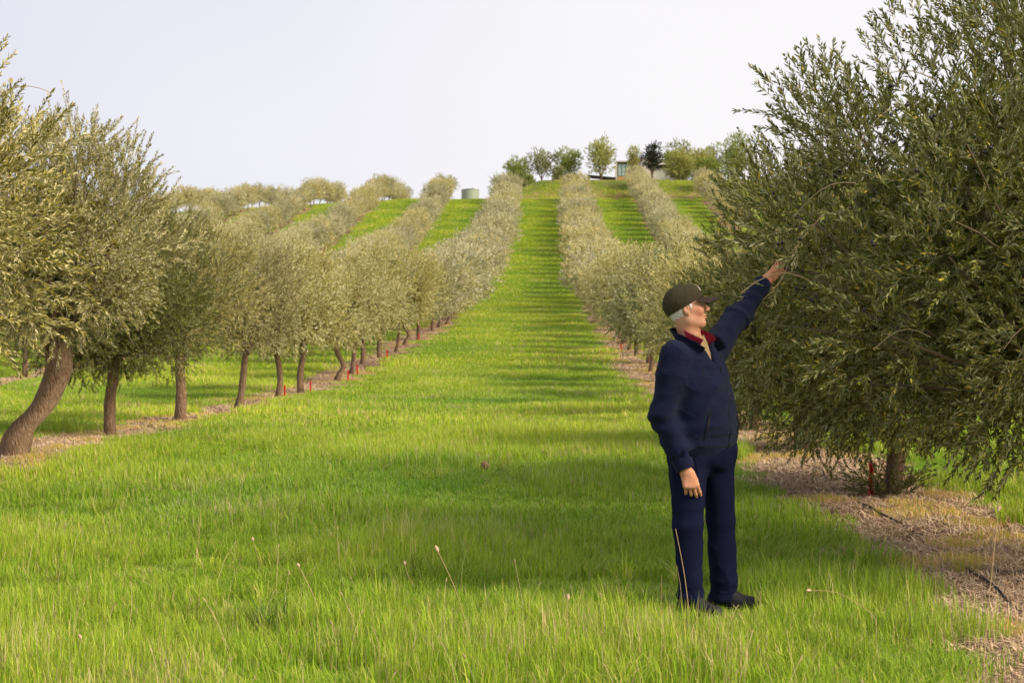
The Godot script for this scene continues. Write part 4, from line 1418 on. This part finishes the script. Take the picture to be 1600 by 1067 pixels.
func near_tree() -> void:
	# fruit, the twig in the man's hand, and the suckers at the foot of the next tree
	var N: Node3D = get_node("olive_tree_%03d" % near_index)
	var T: Node3D = get_node("olive_tree_%03d" % (near_index + 1))
	var r := RandomNumberGenerator.new()
	r.seed = 91
	var b := Buf.new()
	var tw := [Vector3(1.75, 2.2, -9.45), Vector3(1.55, 2.14, -9.28), Vector3(1.405, 1.99, -9.12), Vector3(1.335, 1.875, -9.08), Vector3(1.289, 1.775, -9.03), Vector3(1.215, 1.69, -8.98), Vector3(1.16, 1.65, -8.95)]
	for k in tw.size(): tw[k] -= N.position
	b.tube(tw, [0.005, 0.004, 0.0036, 0.0033, 0.003, 0.0026, 0.0018], 6, Color(0.36, 0.26, 0.13), false)
	b.n.resize(b.v.size())
	var leaves := Buf.new()
	for k in range(1, tw.size()):
		for j in 2:
			var p: Vector3 = (tw[k - 1] as Vector3).lerp(tw[k], (j + 0.5) / 2.0)
			var dir: Vector3 = ((tw[k] as Vector3) - (tw[k - 1] as Vector3)).normalized()
			if k != 4: sprig(leaves, r, p, dir + rand_dir(r) * 0.8 + Vector3(-0.5, -0.1, 0.3), r.randf_range(0.1, 0.18), 6, 0.06, 0.012, true, 0.3, 0.6, true)
	for k in [Vector3(1.22, 1.98, -9.0), Vector3(1.30, 2.03, -9.02), Vector3(1.38, 2.06, -9.05)]:
		sprig(leaves, r, k - N.position, Vector3(-1.0, -0.12, 0.25) + rand_dir(r) * 0.2, 0.26, 9, 0.065, 0.013, true, -0.3, 0.5, true)
	inst("held_branch", b.mesh(), M.dry_stem, N)
	inst("held_foliage", leaves.mesh(false), M.leaf, N)
	# black olives, singly and in bunches of two to four on the camera's side of the crown
	b = Buf.new()
	var rings := 7
	for i in rings:
		var a := PI * i / (rings - 1)
		for k in 8:
			var nn := Vector3(sin(a) * cos(TAU * k / 8), cos(a), sin(a) * sin(TAU * k / 8))
			b.put(nn * Vector3(0.0092, 0.0125, 0.0092), nn)
	for i in rings - 1:
		for k in 8: b.quad(i * 8 + k, i * 8 + (k + 1) % 8, i * 8 + 8 + (k + 1) % 8, i * 8 + 8 + k)
	var fruit := b.mesh()
	for t in [[N, Vector3(0, 2.25, 0), Vector3(2.0, 1.6, 2.0), 44], [T, Vector3(0, 1.95, 0), Vector3(1.72, 1.4, 1.72), 16]]:
		for i in t[3]:
			var a := r.randf_range(PI * 0.5, PI * 1.02)
			var up := r.randf_range(-0.75, 0.55)
			var p: Vector3 = (t[1] as Vector3) + Vector3(cos(a) * sqrt(1 - up * up), up, sin(a) * sqrt(1 - up * up)) * (t[2] as Vector3) * r.randf_range(0.84, 0.96)
			for k in r.randi_range(1, 4):
				var o := inst("olive", fruit, M.olive_fruit, t[0], p + rand_dir(r) * 0.02)
				o.basis = Basis(rand_dir(r), r.randf() * 2.0)
	for q in [Vector3(1.40, 2.0, -9.1), Vector3(1.37, 1.72, -9.02), Vector3(1.42, 1.73, -9.05)]:
		inst("olive", fruit, M.olive_fruit, N, q - N.position)
	var s := Buf.new()
	pal = DEEP
	for i in 54:
		var a := r.randf() * TAU
		var q := Vector3(cos(a), 0, sin(a))
		sprig(s, r, q * r.randf_range(0.06, 0.16) + Vector3.UP * r.randf_range(0.02, 0.14), Vector3.UP + q * r.randf_range(0.2, 1.8), r.randf_range(0.16, 0.38), 9, 0.064, 0.015, true, 0.6, 0.1, true)
	pal = OLIVE
	inst("sucker_foliage", s.mesh(false), M.leaf, T)

# ---------------------------------------------------------------- the scene
func _ready() -> void:
	rng.seed = 7
	noise.seed = 3
	noise.frequency = 0.02
	noise.noise_type = FastNoiseLite.TYPE_SIMPLEX_SMOOTH
	noise.fractal_octaves = 2
	noise2.seed = 9
	noise2.frequency = 0.02
	noise2.noise_type = FastNoiseLite.TYPE_SIMPLEX_SMOOTH
	noise2.fractal_octaves = 3

	cam = Camera3D.new()
	cam.name = "camera"
	var lens := CameraAttributesPhysical.new()
	lens.frustum_focal_length = 56.23
	lens.frustum_focus_distance = 9.2
	lens.exposure_aperture = 7.0
	lens.frustum_near = 0.1
	lens.frustum_far = 4000.0
	cam.attributes = lens
	cam.far = 4000.0
	cam.position = Vector3(0, EYE, 0)
	cam.rotation = Vector3(-atan(49.5 / 2500.0), atan(64.0 / 2500.0), 0)
	add_child(cam)

	var env := Environment.new()
	env.background_mode = Environment.BG_SKY
	env.tonemap_mode = Environment.TONE_MAPPER_LINEAR
	env.tonemap_exposure = 3.05
	env.background_energy_multiplier = 0.362
	env.sdfgi_enabled = true
	env.ssao_enabled = true
	env.ssil_enabled = true
	var sky := Sky.new()
	var pan := PanoramaSkyMaterial.new()
	pan.panorama = ImageTexture.create_from_image(sky_image())
	sky.sky_material = pan
	env.sky = sky
	var we := WorldEnvironment.new()
	we.name = "environment"
	we.environment = env
	add_child(we)

	var sun := DirectionalLight3D.new()
	sun.name = "sun"
	sun.light_energy = 0.64
	sun.light_color = Color(1.0, 0.93, 0.82)
	sun.light_angular_distance = 20.0
	sun.shadow_enabled = true
	add_child(sun)
	var el := deg_to_rad(36.0)
	var az := deg_to_rad(27.0) # behind the camera's right
	var to_sun := Vector3(cos(el) * cos(az), sin(el), cos(el) * sin(az))
	sun.look_at_from_position(Vector3.ZERO, -to_sun)

	materials()
	build_ground()
	for k in [[0, 3.0, 212.0], [1, 2.0, 212.0], [-1, 30.0, 214.0], [-2, 100.0, 214.0], [-3, 120.0, 214.0], [-4, 150.0, 214.0], [2, 100.0, 214.0], [3, 170.0, 214.0]]:
		build_strip(ROW_L + ROW_GAP * k[0], k[1], k[2])
	print("ground ", Time.get_ticks_msec())
	build_trees()
	print("trees ", Time.get_ticks_msec())
	build_grass()
	build_ridge()
	build_man(0.79, 8.5)
	build_details()
	print("grass ", Time.get_ticks_msec())

func sky_image() -> Image:
	# thin bright overcast: white towards the sun's side, lavender blue in the thinner parts
	var im := Image.create(512, 256, false, Image.FORMAT_RGBF)
	for j in 256:
		var el := (0.5 - (j + 0.5) / 256.0) * PI
		for i in 512:
			var a := (i + 0.5) / 512.0 * TAU # the panorama's first column looks along -z
			var dir := Vector3(sin(a) * cos(el), sin(el), -cos(a) * cos(el))
			var k := noise2.get_noise_3d(dir.x * 50.0, dir.y * 90.0 + 40.0, dir.z * 50.0)
			var k2 := noise.get_noise_3d(dir.x * 160.0, dir.y * 260.0, dir.z * 160.0)
			var w := clampf(0.22 + 2.6 * -dir.x + 0.5 * k + 0.2 * k2, 0.0, 1.0)
			w = w * (1.0 - 0.5 * smoothstep(0.1, 0.8, absf(dir.y)))
			im.set_pixel(i, j, Color(0.87, 0.855, 0.87).lerp(Color(0.715, 0.72, 0.82), w))
	return im

func materials() -> void:
	var m := mat("ground", Color.WHITE, 0.95, true)
	m.uv1_triplanar = true
	m.uv1_world_triplanar = true
	m.uv1_scale = Vector3.ONE * 1.7
	m.albedo_texture = noise_tex(0.03, 512, Color(0.72, 0.72, 0.68), Color(1, 1, 1), 5)
	m = mat("soil", Color.WHITE, 0.97, true)
	m.uv1_triplanar = true
	m.uv1_world_triplanar = true
	m.uv1_scale = Vector3.ONE * 1.9
	m.albedo_texture = noise_tex(0.05, 512, Color(0.55, 0.5, 0.45), Color(1, 1, 1), 5)
	m.heightmap_enabled = true
	m.heightmap_scale = 3.0
	m.heightmap_texture = noise_tex(0.05, 512, Color.BLACK, Color.WHITE, 5)
	m = mat("grass", Color.WHITE, 0.6, true)
	m.backlight_enabled = true
	m.backlight = Color(0.85, 0.85, 0.85)
	m = mat("straw", Color.WHITE, 0.8, true)
	for k in 3:
		# tones of the rows' trees: olive, greyer, yellower
		var tone: Color = [lin(1.0, 1.0, 1.0), lin(0.80, 0.83, 0.86), lin(0.98, 0.95, 0.78)][k]
		for rank in 3:
			m = mat("leaf_%s%d" % [RANK[rank], k], tone, [0.42, 0.5, 0.6][rank], true)
			m.backlight_enabled = true
			m.backlight = Color(0.65, 0.65, 0.45)
	M.leaf = M.leaf_near0
	M.leaf_far = M.leaf_far0
	m = mat("bark", Color.WHITE, 0.9)
	m.uv1_triplanar = true
	m.uv1_scale = Vector3(3.0, 0.7, 3.0)
	m.albedo_texture = noise_tex(0.02, 512, lin(0.11, 0.07, 0.042), lin(0.34, 0.23, 0.15), 5)
	m.heightmap_enabled = true
	m.heightmap_scale = 2.5
	m.heightmap_texture = noise_tex(0.035, 512, Color.BLACK, Color.WHITE, 5)
	mat("stake", lin(0.62, 0.02, 0.015), 0.5)
	mat("hose", lin(0.012, 0.012, 0.012), 0.5)
	mat("dry_stem", Color.WHITE, 0.85, true)
	m = mat("olive_fruit", lin(0.012, 0.009, 0.018), 0.28)
	m.metallic_specular = 0.5
	fabric(mat("clod", Color.WHITE, 0.95), lin(0.26, 0.17, 0.09), lin(0.42, 0.29, 0.16), 6.0, 2.0)
	fabric(mat("render_wall", Color.WHITE, 0.9), lin(0.50, 0.47, 0.43), lin(0.60, 0.57, 0.53), 0.6, 0.2)
	fabric(mat("grey_metal", Color.WHITE, 0.5), lin(0.40, 0.36, 0.34), lin(0.50, 0.46, 0.43), 0.5, 0.1)
	fabric(mat("timber", Color.WHITE, 0.8), lin(0.36, 0.20, 0.08), lin(0.50, 0.30, 0.13), 0.9, 0.3)
	mat("dark_frame", lin(0.03, 0.03, 0.03), 0.5)
	m = mat("glass", Color(0.75, 0.85, 0.85, 0.35), 0.05)
	m.transparency = BaseMaterial3D.TRANSPARENCY_ALPHA
	mat("dark_roof", lin(0.05, 0.045, 0.035), 0.8)
	fabric(mat("tank", Color.WHITE, 0.5), lin(0.27, 0.31, 0.25), lin(0.34, 0.38, 0.31), 0.6, 0.1)
	m = mat("skin", Color.WHITE, 0.5, true)
	m.subsurf_scatter_enabled = true
	m.subsurf_scatter_strength = 0.12
	mat("plain", Color.WHITE, 0.3, true)
	m = mat("hair", lin(0.66, 0.58, 0.61), 0.7)
	fabric(mat("cap", Color.WHITE, 0.95), lin(0.040, 0.032, 0.018), lin(0.075, 0.06, 0.035), 30.0, 0.4)
	fabric(mat("peak", Color.WHITE, 0.95), lin(0.05, 0.032, 0.026), lin(0.075, 0.052, 0.045), 30.0, 0.4)
	m = mat("jacket", Color.WHITE, 0.95)
	fabric(m, lin(0.0055, 0.008, 0.027), lin(0.0115, 0.0155, 0.047), 14.0, 0.5)
	m.metallic_specular = 0.12
	m.rim_enabled = true
	m.rim = 0.12
	m.rim_tint = 0.8
	m = mat("trousers", Color.WHITE, 0.85)
	m.metallic_specular = 0.15
	fabric(m, lin(0.006, 0.008, 0.028), lin(0.011, 0.014, 0.042), 20.0, 0.3)
	mat("shoe", lin(0.02, 0.019, 0.025), 0.6)
	mat("zip", lin(0.006, 0.006, 0.012), 0.6)
	fabric(mat("red_cloth", Color.WHITE, 0.9), lin(0.38, 0.02, 0.055), lin(0.50, 0.035, 0.08), 30.0, 0.3)
	fabric(mat("sand_cloth", Color.WHITE, 0.9), lin(0.42, 0.29, 0.15), lin(0.52, 0.38, 0.21), 30.0, 0.3)
	mat("pale_cloth", lin(0.55, 0.5, 0.42), 0.9)

func fabric(m: StandardMaterial3D, lo: Color, hi: Color, scale: float, bump: float) -> void:
	m.uv1_triplanar = true
	m.uv1_scale = Vector3.ONE * scale
	m.albedo_texture = noise_tex(0.06, 256, lo, hi, 4)
	m.heightmap_enabled = true
	m.heightmap_scale = bump
	m.heightmap_texture = noise_tex(0.09, 256, Color.BLACK, Color.WHITE, 3)
